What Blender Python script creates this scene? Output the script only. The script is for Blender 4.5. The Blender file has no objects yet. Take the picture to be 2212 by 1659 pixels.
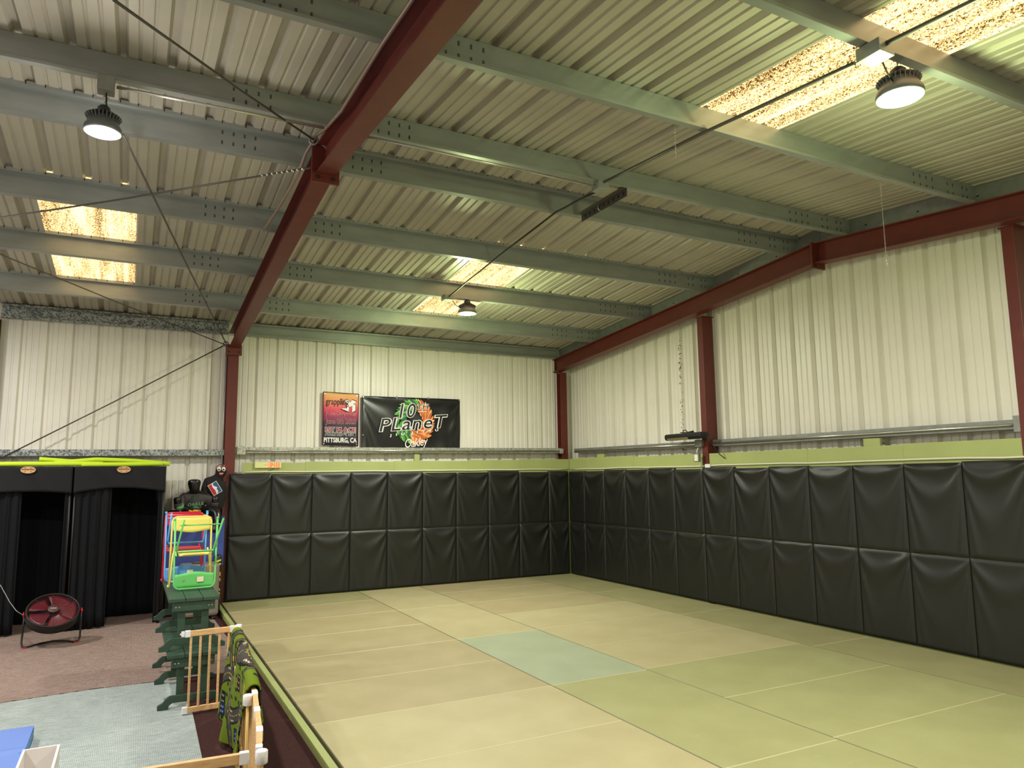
import bpy, bmesh, math, random
from mathutils import Vector, Matrix, Euler
from math import sin, cos, pi, radians
random.seed(7)
SC = bpy.context.scene
COL = SC.collection

# ------------------------------------------------------------------ materials
def lin(c):
    return tuple(((v/255)/12.92 if v/255 <= .04045 else ((v/255+.055)/1.055)**2.4) for v in c)
MATS = {}
def mat(name, rgb, rough=.5, metal=0., noise=0., nscale=20., bump=0., bscale=80., spec=.5, emit=None, estr=0., stretch=(1,1,1), coat=0., rgb2=None, thresh=None):
    if name in MATS: return MATS[name]
    m = bpy.data.materials.new(name); m.use_nodes = True
    nt = m.node_tree; b = nt.nodes['Principled BSDF']
    c = lin(rgb)+(1,)
    b.inputs['Base Color'].default_value = c
    b.inputs['Roughness'].default_value = rough
    b.inputs['Metallic'].default_value = metal
    b.inputs['Specular IOR Level'].default_value = spec
    b.inputs['Coat Weight'].default_value = coat
    m.diffuse_color = c
    if emit:
        b.inputs['Emission Color'].default_value = lin(emit)+(1,)
        b.inputs['Emission Strength'].default_value = estr
    if noise or rgb2 or bump:
        tc = nt.nodes.new('ShaderNodeTexCoord'); mp = nt.nodes.new('ShaderNodeMapping')
        mp.inputs['Scale'].default_value = stretch
        nt.links.new(tc.outputs['Object'], mp.inputs['Vector'])
    if noise or rgb2:
        n = nt.nodes.new('ShaderNodeTexNoise'); n.inputs['Scale'].default_value = nscale; n.inputs['Detail'].default_value = 5
        nt.links.new(mp.outputs['Vector'], n.inputs['Vector'])
        r = nt.nodes.new('ShaderNodeValToRGB')
        if rgb2:
            r.color_ramp.elements[0].color = lin(rgb2)+(1,); r.color_ramp.elements[1].color = c
            t = thresh or (.35, .65)
            r.color_ramp.elements[0].position = t[0]; r.color_ramp.elements[1].position = t[1]
        else:
            r.color_ramp.elements[0].position = .25; r.color_ramp.elements[1].position = .75
            r.color_ramp.elements[0].color = tuple(v*(1-noise) for v in c[:3])+(1,)
            r.color_ramp.elements[1].color = tuple(min(1, v*(1+noise)) for v in c[:3])+(1,)
        nt.links.new(n.outputs['Fac'], r.inputs['Fac']); nt.links.new(r.outputs['Color'], b.inputs['Base Color'])
    if bump:
        n2 = nt.nodes.new('ShaderNodeTexNoise'); n2.inputs['Scale'].default_value = bscale; n2.inputs['Detail'].default_value = 3
        nt.links.new(mp.outputs['Vector'], n2.inputs['Vector'])
        bp = nt.nodes.new('ShaderNodeBump'); bp.inputs['Strength'].default_value = bump; bp.inputs['Distance'].default_value = .01
        nt.links.new(n2.outputs['Fac'], bp.inputs['Height']); nt.links.new(bp.outputs['Normal'], b.inputs['Normal'])
    MATS[name] = m
    return m

def weave_mat(name, c1, c2, cm, bw, rh, rough=.95, rot=0., nmix=.35):
    m = bpy.data.materials.new(name); m.use_nodes = True; nt = m.node_tree; b = nt.nodes['Principled BSDF']
    b.inputs['Roughness'].default_value = rough; b.inputs['Specular IOR Level'].default_value = .15
    tc = nt.nodes.new('ShaderNodeTexCoord'); mp = nt.nodes.new('ShaderNodeMapping'); mp.inputs['Rotation'].default_value = (0, 0, rot)
    nt.links.new(tc.outputs['Object'], mp.inputs['Vector'])
    br = nt.nodes.new('ShaderNodeTexBrick'); br.inputs['Scale'].default_value = 1.
    br.inputs['Color1'].default_value = lin(c1)+(1,); br.inputs['Color2'].default_value = lin(c2)+(1,); br.inputs['Mortar'].default_value = lin(cm)+(1,)
    br.inputs['Brick Width'].default_value = bw; br.inputs['Row Height'].default_value = rh; br.inputs['Mortar Size'].default_value = rh*.16
    br.inputs['Mortar Smooth'].default_value = .3
    nt.links.new(mp.outputs['Vector'], br.inputs['Vector'])
    n = nt.nodes.new('ShaderNodeTexNoise'); n.inputs['Scale'].default_value = 6; n.inputs['Detail'].default_value = 6
    mp2 = nt.nodes.new('ShaderNodeMapping'); mp2.inputs['Scale'].default_value = (1.2, 9, 1)
    nt.links.new(tc.outputs['Object'], mp2.inputs['Vector']); nt.links.new(mp2.outputs['Vector'], n.inputs['Vector'])
    mr = nt.nodes.new('ShaderNodeMapRange'); mr.inputs['From Min'].default_value = .3; mr.inputs['From Max'].default_value = .7
    mr.inputs['To Min'].default_value = 1-nmix; mr.inputs['To Max'].default_value = 1+nmix*.4
    nt.links.new(n.outputs['Fac'], mr.inputs['Value'])
    mx = nt.nodes.new('ShaderNodeMix'); mx.data_type = 'RGBA'; mx.blend_type = 'MULTIPLY'; mx.inputs['Factor'].default_value = 1
    nt.links.new(br.outputs['Color'], mx.inputs['A']); nt.links.new(mr.outputs['Result'], mx.inputs['B'])
    nt.links.new(mx.outputs['Result'], b.inputs['Base Color'])
    bp = nt.nodes.new('ShaderNodeBump'); bp.inputs['Strength'].default_value = .5; bp.inputs['Distance'].default_value = .004; bp.invert = True
    nt.links.new(br.outputs['Fac'], bp.inputs['Height']); nt.links.new(bp.outputs['Normal'], b.inputs['Normal'])
    MATS[name] = m; return m

def vcol_mat(name, rough=.8, sheen=0.):
    m = bpy.data.materials.new(name); m.use_nodes = True; nt = m.node_tree; b = nt.nodes['Principled BSDF']
    b.inputs['Roughness'].default_value = rough; b.inputs['Specular IOR Level'].default_value = .2
    a = nt.nodes.new('ShaderNodeVertexColor'); a.layer_name = 'Col'
    nt.links.new(a.outputs['Color'], b.inputs['Base Color']); MATS[name] = m; return m

# spangled galvanised steel
def spangle_mat(name, c1, c2, scale, rough=.4, metal=.5):
    m = bpy.data.materials.new(name); m.use_nodes = True; nt = m.node_tree; b = nt.nodes['Principled BSDF']
    b.inputs['Roughness'].default_value = rough; b.inputs['Metallic'].default_value = metal
    tc = nt.nodes.new('ShaderNodeTexCoord'); v = nt.nodes.new('ShaderNodeTexNoise')
    v.inputs['Scale'].default_value = scale; v.inputs['Detail'].default_value = 3; v.inputs['Distortion'].default_value = 1.5
    nt.links.new(tc.outputs['Object'], v.inputs['Vector'])
    r = nt.nodes.new('ShaderNodeValToRGB'); r.color_ramp.elements[0].color = lin(c1)+(1,); r.color_ramp.elements[1].color = lin(c2)+(1,)
    r.color_ramp.elements[0].position = .44; r.color_ramp.elements[1].position = .56
    nt.links.new(v.outputs['Fac'], r.inputs['Fac']); nt.links.new(r.outputs['Color'], b.inputs['Base Color'])
    MATS[name] = m; return m

M_wall  = mat('white_painted_sheet', (232, 228, 216), .40, 0, bump=.25, bscale=2.2, noise=.05, nscale=1.5, rgb2=None)
M_roof  = mat('cream_roof_sheet', (184, 178, 164), .38, 0, bump=.3, bscale=1.6, rgb2=(170, 163, 150), nscale=1.4, thresh=(.25, .6))
M_galv  = mat('galvanised_steel', (156, 160, 158), .36, .4, noise=.12, nscale=5, bump=.12, bscale=3, stretch=(.5, 2, 2))
M_galvd = mat('dull_galvanised_steel', (142, 144, 140), .45, .45, noise=.15, nscale=12)
M_span  = spangle_mat('spangled_galvanised_steel', (96, 102, 104), (172, 176, 172), 26)
M_spanL = spangle_mat('bright_spangled_steel', (150, 152, 142), (205, 205, 190), 40, .35)
M_red   = mat('red_oxide_steel', (100, 38, 30), .45, 0, noise=.12, nscale=6, bump=.05, bscale=40)
M_bolt  = mat('dark_bolt_steel', (60, 50, 46), .5, .6)
M_hole  = mat('dark_slot', (18, 18, 16), .9)
M_ply   = mat('olive_green_painted_plywood', (168, 178, 112), .5, 0, noise=.06, nscale=3, bump=.05, bscale=60)
M_vinyl = mat('black_vinyl', (27, 28, 25), .44, 0, bump=.06, bscale=300, spec=.55)
M_vinyle= mat('black_vinyl_welt', (34, 34, 34), .32, 0, spec=.6)
M_cord  = mat('off_white_cable', (225, 222, 196), .5)
M_black = mat('matt_black_plastic', (14, 14, 15), .45)
M_rod   = mat('dull_steel_rod', (96, 92, 86), .45, .5)
M_emt   = mat('bright_conduit_steel', (200, 200, 192), .25, .8)
M_white = mat('white_plastic', (235, 233, 232), .35)
M_wood  = mat('pine_wood', (226, 186, 132), .5, 0, rgb2=(204, 156, 102), nscale=9, stretch=(2, 12, 12), thresh=(.3, .62))
M_green = mat('dark_green_plastic_timber', (46, 70, 54), .5, 0, noise=.12, nscale=14, bump=.15, bscale=60)
M_chrome= mat('bright_screw', (225, 225, 220), .2, .9)
M_carpet= mat('dark_brown_carpet', (66, 42, 40), .97, 0, noise=.25, nscale=60, bump=.6, bscale=220, spec=.1)
M_conc  = mat('grey_concrete', (120, 115, 108), .9, 0, noise=.15, nscale=5)
M_rug1  = weave_mat('brown_woven_rug', (188, 168, 156), (166, 144, 132), (86, 66, 60), .022, .013, nmix=.3)
M_rug2  = weave_mat('pale_blue_woven_rug', (196, 205, 200), (176, 188, 184), (112, 122, 120), .022, .013, nmix=.25)
M_fab   = mat('black_velvet_fabric', (16, 17, 22), .85, 0, bump=.3, bscale=120, spec=.25)
M_fab2  = mat('black_valance_cloth', (26, 26, 29), .8, 0, bump=.3, bscale=60, spec=.3)
M_lime  = mat('lime_green_foam', (196, 226, 40), .7, 0, bump=.1, bscale=200)

# ------------------------------------------------------------------ mesh builder
class MB:
    def __init__(s): s.bm = bmesh.new(); s.mi = 0
    def face(s, pts, mi=None):
        f = s.bm.faces.new([s.bm.verts.new(p) for p in pts]); f.material_index = s.mi if mi is None else mi; return f
    def hull8(s, v):  # 8 points: bottom 4 ccw, top 4 ccw
        vs = [s.bm.verts.new(p) for p in v]
        for q in ((3,2,1,0),(4,5,6,7),(0,1,5,4),(1,2,6,5),(2,3,7,6),(3,0,4,7)):
            f = s.bm.faces.new([vs[i] for i in q]); f.material_index = s.mi
        return s
    def box(s, a, b):
        x0,y0,z0 = (min(a[i],b[i]) for i in range(3)); x1,y1,z1 = (max(a[i],b[i]) for i in range(3))
        return s.hull8([(x0,y0,z0),(x1,y0,z0),(x1,y1,z0),(x0,y1,z0),(x0,y0,z1),(x1,y0,z1),(x1,y1,z1),(x0,y1,z1)])
    def bar(s, p0, p1, w, h, up=(0,0,1)):
        p0 = Vector(p0); p1 = Vector(p1); d = (p1-p0).normalized(); u = Vector(up)
        r = d.cross(u)
        if r.length < 1e-4: r = d.cross(Vector((0,1,0)))
        r.normalize(); u = r.cross(d).normalized()
        r *= w/2; u *= h/2
        return s.hull8([p0-r-u, p0+r-u, p1+r-u, p1-r-u, p0-r+u, p0+r+u, p1+r+u, p1-r+u])
    def tube(s, pts, r, n=8, closed=False, caps=True):
        pts = [Vector(p) for p in pts]; k = len(pts); rings = []
        prev = None
        for i, p in enumerate(pts):
            if closed: d = pts[(i+1)%k]-pts[i-1]
            else: d = pts[min(i+1,k-1)]-pts[max(i-1,0)]
            d.normalize()
            if prev is None:
                a = Vector((0,0,1)) if abs(d.z) < .9 else Vector((1,0,0))
                u = d.cross(a).normalized()
            else:
                u = (prev - d*prev.dot(d)).normalized()
            prev = u; w = d.cross(u)
            rr = r[i] if isinstance(r, (list, tuple)) else r
            rings.append([s.bm.verts.new(p+(u*cos(2*pi*j/n)+w*sin(2*pi*j/n))*rr) for j in range(n)])
        m = k if closed else k-1
        for i in range(m):
            A = rings[i]; B = rings[(i+1)%k]
            for j in range(n):
                f = s.bm.faces.new((A[j],A[(j+1)%n],B[(j+1)%n],B[j])); f.material_index = s.mi; f.smooth = True
        if caps and not closed:
            s.bm.faces.new(rings[0][::-1]).material_index = s.mi; s.bm.faces.new(rings[-1]).material_index = s.mi
        return s
    def lathe(s, prof, c=(0,0,0), n=24, axis='Z', caps=True):  # prof [(r,h)]
        c = Vector(c); rings = []
        for r, h in prof:
            ring = []
            for j in range(n):
                a = 2*pi*j/n; v = {'Z':(r*cos(a), r*sin(a), h),'Y':(r*cos(a), h, r*sin(a)),'X':(h, r*cos(a), r*sin(a))}[axis]
                ring.append(s.bm.verts.new(c+Vector(v)))
            rings.append(ring)
        for A, B in zip(rings, rings[1:]):
            for j in range(n):
                f = s.bm.faces.new((A[j],A[(j+1)%n],B[(j+1)%n],B[j])); f.material_index = s.mi; f.smooth = True
        if caps: s.bm.faces.new(rings[0][::-1]).material_index = s.mi; s.bm.faces.new(rings[-1]).material_index = s.mi
        return s
    def prism(s, poly, o, u, v, w):   # 2D polygon in (u,v) extruded along w
        o,u,v,w = map(Vector,(o,u,v,w))
        a = [s.bm.verts.new(o+u*x+v*y) for x,y in poly]; b = [s.bm.verts.new(o+u*x+v*y+w) for x,y in poly]
        n = len(poly); s.bm.faces.new(a[::-1]).material_index = s.mi; s.bm.faces.new(b).material_index = s.mi
        for i in range(n):
            s.bm.faces.new((a[i],a[(i+1)%n],b[(i+1)%n],b[i])).material_index = s.mi
        return s
    def grid(s, nu, nv, fn, smooth=True, skip=None):
        V = [[s.bm.verts.new(fn(i/nu, j/nv)) for j in range(nv+1)] for i in range(nu+1)]
        for i in range(nu):
            for j in range(nv):
                if skip and skip((i+.5)/nu,(j+.5)/nv): continue
                f = s.bm.faces.new((V[i][j],V[i+1][j],V[i+1][j+1],V[i][j+1])); f.material_index = s.mi; f.smooth = smooth
        return V
    def build(s, name, m, parent=None, bevel=0., solid=0., recalc=True, subsurf=0, loc=None):
        if recalc: bmesh.ops.recalc_face_normals(s.bm, faces=s.bm.faces)
        me = bpy.data.meshes.new(name); s.bm.to_mesh(me); s.bm.free()
        for x in (m if isinstance(m, (list, tuple)) else [m]): me.materials.append(x)
        o = bpy.data.objects.new(name, me); COL.objects.link(o)
        if parent: o.parent = parent
        if loc: o.location = loc
        if solid:
            k = o.modifiers.new('solid', 'SOLIDIFY'); k.thickness = solid; k.offset = 0
        if bevel:
            k = o.modifiers.new('bevel', 'BEVEL'); k.width = bevel; k.segments = 2; k.limit_method = 'ANGLE'; k.angle_limit = radians(40)
        if subsurf:
            k = o.modifiers.new('sub', 'SUBSURF'); k.levels = subsurf; k.render_levels = subsurf
        return o
def tag(o, label, cat, group=None, kind=None):
    o['label'] = label; o['category'] = cat
    if group: o['group'] = group
    if kind: o['kind'] = kind
    return o
def struct(o):
    o['kind'] = 'structure'; return o
def thing(name, label, cat, loc=(0,0,0), group=None, rz=0.):
    o = bpy.data.objects.new(name, None); COL.objects.link(o); o.location = loc; o.rotation_euler = (0,0,rz); o.empty_display_size = .1
    return tag(o, label, cat, group)
def lab(o, t): o['label'] = t; return o

def text(name, s, m, parent, mtx, w=None, h=None, shear=0., offset=0., extrude=.001, spacing=1., bold=0., arc=None):
    """lettering as real mesh; mtx maps local x,y (origin at the text centre) to the place; w,h = wanted size"""
    cu = bpy.data.curves.new(name, 'FONT'); cu.body = s; cu.size = 1; cu.align_x = 'CENTER'; cu.align_y = 'CENTER'
    cu.shear = shear; cu.space_character = spacing; cu.resolution_u = 3; cu.offset = bold
    t = bpy.data.objects.new(name+'_c', cu); COL.objects.link(t)
    bpy.context.view_layer.update()
    me0 = bpy.data.meshes.new_from_object(t)
    xs = [v.co.x for v in me0.vertices]; ys = [v.co.y for v in me0.vertices]
    W = max(xs)-min(xs); H = max(ys)-min(ys); cx = (max(xs)+min(xs))/2; cy = (max(ys)+min(ys))/2
    sx = (w/W) if w else None; sy = (h/H) if h else None
    sx = sx or sy; sy = sy or sx
    bpy.data.meshes.remove(me0)
    cu.offset = bold+offset/max(sx, sy); cu.extrude = extrude
    me = bpy.data.meshes.new_from_object(t)
    for v in me.vertices:
        x = (v.co.x-cx)*sx; y = (v.co.y-cy)*sy
        if arc: y += arc*(x/(w or W*sx))**2
        v.co = mtx @ Vector((x, y, v.co.z))
    bpy.data.objects.remove(t); bpy.data.curves.remove(cu)
    me.name = name; me.materials.clear(); me.materials.append(m)
    o = bpy.data.objects.new(name, me); COL.objects.link(o); o.parent = parent
    return o
# ------------------------------------------------------------------ room dimensions (mat surface is z = 0)
FL = -.07                      # carpet level
YR = -5.72                     # ridge line
SL = .083
def zr(y, base): return base-SL*abs(y-YR)
PB, RB, RS = 4.41, 4.165, 4.61     # purlin underside, rafter underside, roof sheet, all at the ridge
XL, XR, YB, YF = -11.8, .25, .25, -11.75
RIB = .3

def profile(a, b, ph, pitch=RIB, dp=.042):
    """corrugation: list of (coordinate, depth) between a and b; deep trapezoid rib each pitch and two small stiffeners"""
    base = [(-.004,.0),(.016,1.),(.052,1.),(.072,.0),(.124,0),(.132,.22),(.144,.22),(.152,0),(.208,0),(.216,.22),(.228,.22),(.236,0)]
    pts = []
    k = math.floor((a-ph)/pitch)-1
    while True:
        o = ph-.035+k*pitch
        if o > b: break
        for x, d in base:
            if a < o+x < b: pts.append((o+x, d*dp))
        k += 1
    def at(x):
        k = math.floor((x-(ph-.035))/pitch); t = x-(ph-.035)-k*pitch
        for (x0,d0),(x1,d1) in zip(base, base[1:]):
            if x0 <= t <= x1: return (d0+(d1-d0)*(t-x0)/(x1-x0))*dp
        return 0
    return [(a, at(a))]+pts+[(b, at(b))]

def sheet(mb, prof, f0, f1, n=1):
    """prof points swept from f0(u,d) to f1(u,d)"""
    rows = []
    for u, d in prof:
        p0 = Vector(f0(u, d)); p1 = Vector(f1(u, d)); rows.append([mb.bm.verts.new(p0.lerp(p1, k/n)) for k in range(n+1)])
    for A, B in zip(rows, rows[1:]):
        for k in range(n): mb.bm.faces.new((A[k], B[k], B[k+1], A[k+1])).material_index = mb.mi
    return mb

# walls
PX, PY = -5.474, -5.61
mb = MB(); sheet(mb, profile(XL, XR+.05, PX), lambda u,d:(u,YB+d,FL-.1), lambda u,d:(u,YB+d,zr(YB,RS)+.06)); struct(mb.build('wall_back', M_wall, recalc=False))
mb = MB()
for a,b in ((YR,YB+.05),(YF-.05,YR)):
    sheet(mb, profile(a, b, PY, dp=.058), lambda u,d:(XR+d,u,FL-.1), lambda u,d:(XR+d,u,zr(u,RS)+.06))
M_wallr = M_wall.copy(); M_wallr.name = 'white_painted_sheet_with_rust'; nt = M_wallr.node_tree
def _n(t, **k):
    n = nt.nodes.new(t)
    for a_, v_ in k.items(): setattr(n, a_, v_)
    return n
_tc = _n('ShaderNodeTexCoord'); _sp = _n('ShaderNodeSeparateXYZ'); nt.links.new(_tc.outputs['Object'], _sp.inputs[0])
_a = _n('ShaderNodeMath', operation='SUBTRACT'); _a.inputs[1].default_value = -2.86; nt.links.new(_sp.outputs['Y'], _a.inputs[0])
_b = _n('ShaderNodeMath', operation='ABSOLUTE'); nt.links.new(_a.outputs[0], _b.inputs[0])
_c = _n('ShaderNodeMath', operation='LESS_THAN'); _c.inputs[1].default_value = .022; nt.links.new(_b.outputs[0], _c.inputs[0])
_ns = _n('ShaderNodeTexNoise'); _ns.inputs['Scale'].default_value = 34; _ns.inputs['Detail'].default_value = 4; nt.links.new(_tc.outputs['Object'], _ns.inputs['Vector'])
_g = _n('ShaderNodeMath', operation='GREATER_THAN'); _g.inputs[1].default_value = .60; nt.links.new(_ns.outputs['Fac'], _g.inputs[0])
_m = _n('ShaderNodeMath', operation='MULTIPLY'); nt.links.new(_c.outputs[0], _m.inputs[0]); nt.links.new(_g.outputs[0], _m.inputs[1])
_mx = _n('ShaderNodeMix', data_type='RGBA'); _mx.inputs['B'].default_value = lin((96,54,36))+(1,)
_bs = nt.nodes['Principled BSDF']; nt.links.new(_bs.inputs['Base Color'].links[0].from_socket, _mx.inputs['A']); nt.links.new(_m.outputs[0], _mx.inputs['Factor']); nt.links.new(_mx.outputs['Result'], _bs.inputs['Base Color'])
struct(mb.build('wall_right', M_wallr, recalc=False))
mb = MB()
for a,b in ((YR,YB+.05),(YF-.05,YR)):
    sheet(mb, profile(a, b, PY), lambda u,d:(XL-d,u,FL-.1), lambda u,d:(XL-d,u,zr(u,RS)+.06))
struct(mb.build('wall_left', M_wall, recalc=False))
mb = MB(); sheet(mb, profile(XL-.05, XR+.05, PX), lambda u,d:(u,YF-d,FL-.1), lambda u,d:(u,YF-d,zr(YF,RS)+.06)); struct(mb.build('wall_front', M_wall, recalc=False))
# floor slab and carpet
mb = MB(); mb.box((XL-.1,YF-.1,-.4),(XR+.1,YB+.1,FL-.006)); struct(mb.build('floor', M_conc))
mb = MB(); mb.box((XL,YF,FL-.006),(-5.93,YB,FL)); o = mb.build('carpet', M_carpet); tag(o, 'dark brown carpet covering the floor beside the raised mats', 'carpet')

# ceiling with openings for the translucent panels
SKY = [(-3.45,-2.63,-1.10,-3.95), (-3.45,-2.63,-7.48,-10.4), (-8.02,-7.17,-1.05,-3.95)]
def slope(mb, xa, xb, ya, yb, dz=0.):
    sheet(mb, profile(xa, xb, PX), lambda u,d:(u,ya,zr(ya,RS)+d+dz), lambda u,d:(u,yb,zr(yb,RS)+d+dz), 2)
mb = MB()
yA, yB2 = YB+.1, YF-.1
def strip(xa, xb, ya, yb, cuts):
    if not cuts: slope(mb, xa, xb, ya, yb); return
    slope(mb, xa, xb, ya, cuts[0]); slope(mb, xa, xb, cuts[1], yb)
strip(XL-.1,-8.02,yA,YR,None); strip(-8.02,-7.17,yA,YR,(-1.05,-3.95)); strip(-7.17,-3.45,yA,YR,None); strip(-3.45,-2.63,yA,YR,(-1.10,-3.95)); strip(-2.63,XR+.1,yA,YR,None)
strip(XL-.1,-3.45,YR,yB2,None); strip(-3.45,-2.63,YR,yB2,(-7.48,-10.4)); strip(-2.63,XR+.1,YR,yB2,None)
struct(mb.build('ceiling', M_roof, recalc=False))
# weathered translucent fibreglass
def sky_mat():
    m = bpy.data.materials.new('weathered_fibreglass'); m.use_nodes = True; nt = m.node_tree
    nt.nodes.remove(nt.nodes['Principled BSDF']); out = nt.nodes['Material Output']
    tc = nt.nodes.new('ShaderNodeTexCoord'); mp = nt.nodes.new('ShaderNodeMapping'); mp.inputs['Scale'].default_value = (1,.7,1)
    nt.links.new(tc.outputs['Object'], mp.inputs['Vector'])
    n = nt.nodes.new('ShaderNodeTexNoise'); n.inputs['Scale'].default_value = 85; n.inputs['Detail'].default_value = 3; n.inputs['Distortion'].default_value = 1.2
    nt.links.new(mp.outputs['Vector'], n.inputs['Vector'])
    r = nt.nodes.new('ShaderNodeValToRGB'); e = r.color_ramp.elements
    e[0].position = .38; e[0].color = lin((58,36,20))+(1,); e[1].position = .62; e[1].color = lin((255,236,190))+(1,)
    k = e.new(.49); k.color = lin((222,184,124))+(1,)
    # cleaner and dirtier bands run down the slope
    n2 = nt.nodes.new('ShaderNodeTexNoise'); n2.inputs['Scale'].default_value = 9; mp2 = nt.nodes.new('ShaderNodeMapping'); mp2.inputs['Scale'].default_value = (1,.06,1)
    nt.links.new(tc.outputs['Object'], mp2.inputs['Vector']); nt.links.new(mp2.outputs['Vector'], n2.inputs['Vector'])
    ad = nt.nodes.new('ShaderNodeMath'); ad.operation = 'MULTIPLY_ADD'; ad.inputs[1].default_value = .45; ad.inputs[2].default_value = -.225
    nt.links.new(n2.outputs['Fac'], ad.inputs[0])
    a2 = nt.nodes.new('ShaderNodeMath'); a2.operation = 'ADD'; nt.links.new(n.outputs['Fac'], a2.inputs[0]); nt.links.new(ad.outputs[0], a2.inputs[1])
    nt.links.new(a2.outputs[0], r.inputs['Fac'])
    t = nt.nodes.new('ShaderNodeBsdfTranslucent'); nt.links.new(r.outputs['Color'], t.inputs['Color'])
    g = nt.nodes.new('ShaderNodeBsdfDiffuse'); g.inputs['Color'].default_value = (.35,.30,.2,1)
    mx = nt.nodes.new('ShaderNodeMixShader'); mx.inputs['Fac'].default_value = .12
    nt.links.new(t.outputs[0], mx.inputs[1]); nt.links.new(g.outputs[0], mx.inputs[2]); nt.links.new(mx.outputs[0], out.inputs['Surface'])
    return m
M_sky = sky_mat()
for i,(xa,xb,ya,yb) in enumerate(SKY):
    mb = MB(); slope(mb, xa-.03, xb+.03, ya+.06, yb-.06, .012)
    struct(mb.build('window_%d' % (i+1), M_sky, recalc=False))

# ------------------------------------------------------------------ steel frame
def ibeam(mb, p0, p1, depth, width, tf=.012, tw=.010, up=(0,0,1), side=None):
    """I section whose underside runs p0-p1; depth measured along up"""
    p0 = Vector(p0); p1 = Vector(p1); d = (p1-p0).normalized(); u = Vector(up); u = (u-d*u.dot(d)).normalized()
    for off, w, h in ((tf/2, width, tf), (depth/2, tw, depth-2*tf), (depth-tf/2, width, tf)):
        mb.bar(p0+u*off, p1+u*off, w, h, up=u)
    return mb
G_r = 'red steel roof beams'
def rafter(x, ya, yb, label, ridge=True, wdt=.15):
    t = thing('rafter', label, 'roof beam', (x, (ya+yb)/2, RB), G_r)
    loc = Vector(t.location)
    mb = MB(); ibeam(mb, Vector((x,ya,zr(ya,RB)))-loc, Vector((x,yb,zr(yb,RB)))-loc, PB-RB-.002, wdt); mb.build('beam', M_red, t)
    return t, loc
XM, XG = -5.82, -.075
t, loc = rafter(XM, .05, YR+.01, 'red steel rafter crossing the roof overhead, its half that reaches the long back wall')
# ridge splice plates hang slightly below the flange
mb = MB(); mb.box(Vector((XM-.11,YR-.035,RB-.075))-loc, Vector((XM+.11,YR-.012,PB+.03))-loc); sp = mb.build('splice_plate', M_red, t)
for sx in (-.06,.06):
    mb = MB(); mb.lathe([(.018,-.012),(.018,0)], Vector((XM+sx,YR-.036,RB-.035))-loc, 6, 'Y'); mb.build('bolt', M_bolt, sp)
mb = MB(); mb.box(Vector((XM-.11,.0,3.58))-loc, Vector((XM+.11,.03,3.74))-loc); kp = mb.build('knee_plate', M_red, t)
for sx in (-.07,.07):
    mb = MB(); mb.lathe([(.015,-.010),(.015,0)], Vector((XM+sx,0,3.63))-loc, 6, 'Y'); mb.build('bolt', M_bolt, kp)
rafter(XM, YR-.036, YF+.02, 'red steel rafter crossing the roof overhead, its nearer half that leaves at the top edge')
t, loc = rafter(XG, .28, YR+.01, 'red steel beam along the top of the right gable wall, its far sloping half')
mb = MB(); mb.box(Vector((XG-.105,YR-.02,RB-.06))-loc, Vector((XG+.105,YR+.006,PB))-loc); sp = mb.build('splice_plate', M_red, t)
mb = MB(); mb.lathe([(.016,-.012),(.016,0)], Vector((XG-.07,YR-.021,RB-.03))-loc, 6, 'Y'); mb.build('bolt', M_bolt, sp)
rafter(XG, YR-.021, YF+.02, 'red steel beam atop the right gable wall, its near half at the right edge')
# gable closure channel between the beam and the roof sheets
for a,b,w in ((.24,YR,'far'),(YR-.005,YF+.02,'near')):
    mb = MB(); mb.hull8([(.0,b,zr(b,PB)+.003),(.012,b,zr(b,PB)+.003),(.012,a,zr(a,PB)+.003),(.0,a,zr(a,PB)+.003),(.0,b,zr(b,RS)-.005),(.012,b,zr(b,RS)-.005),(.012,a,zr(a,RS)-.005),(.0,a,zr(a,RS)-.005)])
    mb.hull8([(-.05,b,zr(b,PB)+.003),(.0,b,zr(b,PB)+.003),(.0,a,zr(a,PB)+.003),(-.05,a,zr(a,PB)+.003),(-.05,b,zr(b,PB)+.007),(.0,b,zr(b,PB)+.007),(.0,a,zr(a,PB)+.007),(-.05,a,zr(a,PB)+.007)])
    mb.mi = 1
    n = int(abs(b-a)/.6)
    for k in range(1, n):
        y = a+(b-a)*k/n; z = zr(y,PB)+.1; mb.box((-.003,y-.012,z-.006),(0,y+.012,z+.006))
    tag(mb.build('closure_channel', [M_galvd, M_hole]), 'grey steel channel on top of the gable beam, %s slope of the roof' % w, 'steel channel', 'gable closure channels')
# columns
G_c = 'red steel columns'
def column(x0, x1, y0, y1, top, label, web='x'):
    t = thing('column', label, 'column', ((x0+x1)/2,(y0+y1)/2,FL), G_c); L = Vector(t.location)
    mb = MB()
    if web == 'y':   # flange faces -y
        mb.box(Vector((x0,y0,FL))-L, Vector((x1,y0+.012,top))-L); mb.box(Vector((x0,y1-.012,FL))-L, Vector((x1,y1,top))-L)
        mb.box(Vector(((x0+x1)/2-.005,y0+.012,FL))-L, Vector(((x0+x1)/2+.005,y1-.012,top))-L)
    else:
        mb.box(Vector((x0,y0,FL))-L, Vector((x0+.012,y1,top))-L); mb.box(Vector((x1-.012,y0,FL))-L, Vector((x1,y1,top))-L)
        mb.box(Vector((x0+.012,(y0+y1)/2-.005,FL))-L, Vector((x1-.012,(y0+y1)/2+.005,top))-L)
    mb.build('post', M_red, t); return t
tc = column(XM-.075, XM+.075, .055, .235, 3.66, 'red steel column between the dressing booths and the black wall pads', 'y')
column(-.075, .06, .10, .235, 3.66, 'red steel column standing in the far right corner of the room', 'y')
mb = MB(); L = Vector((.11,-3.56,FL))
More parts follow.
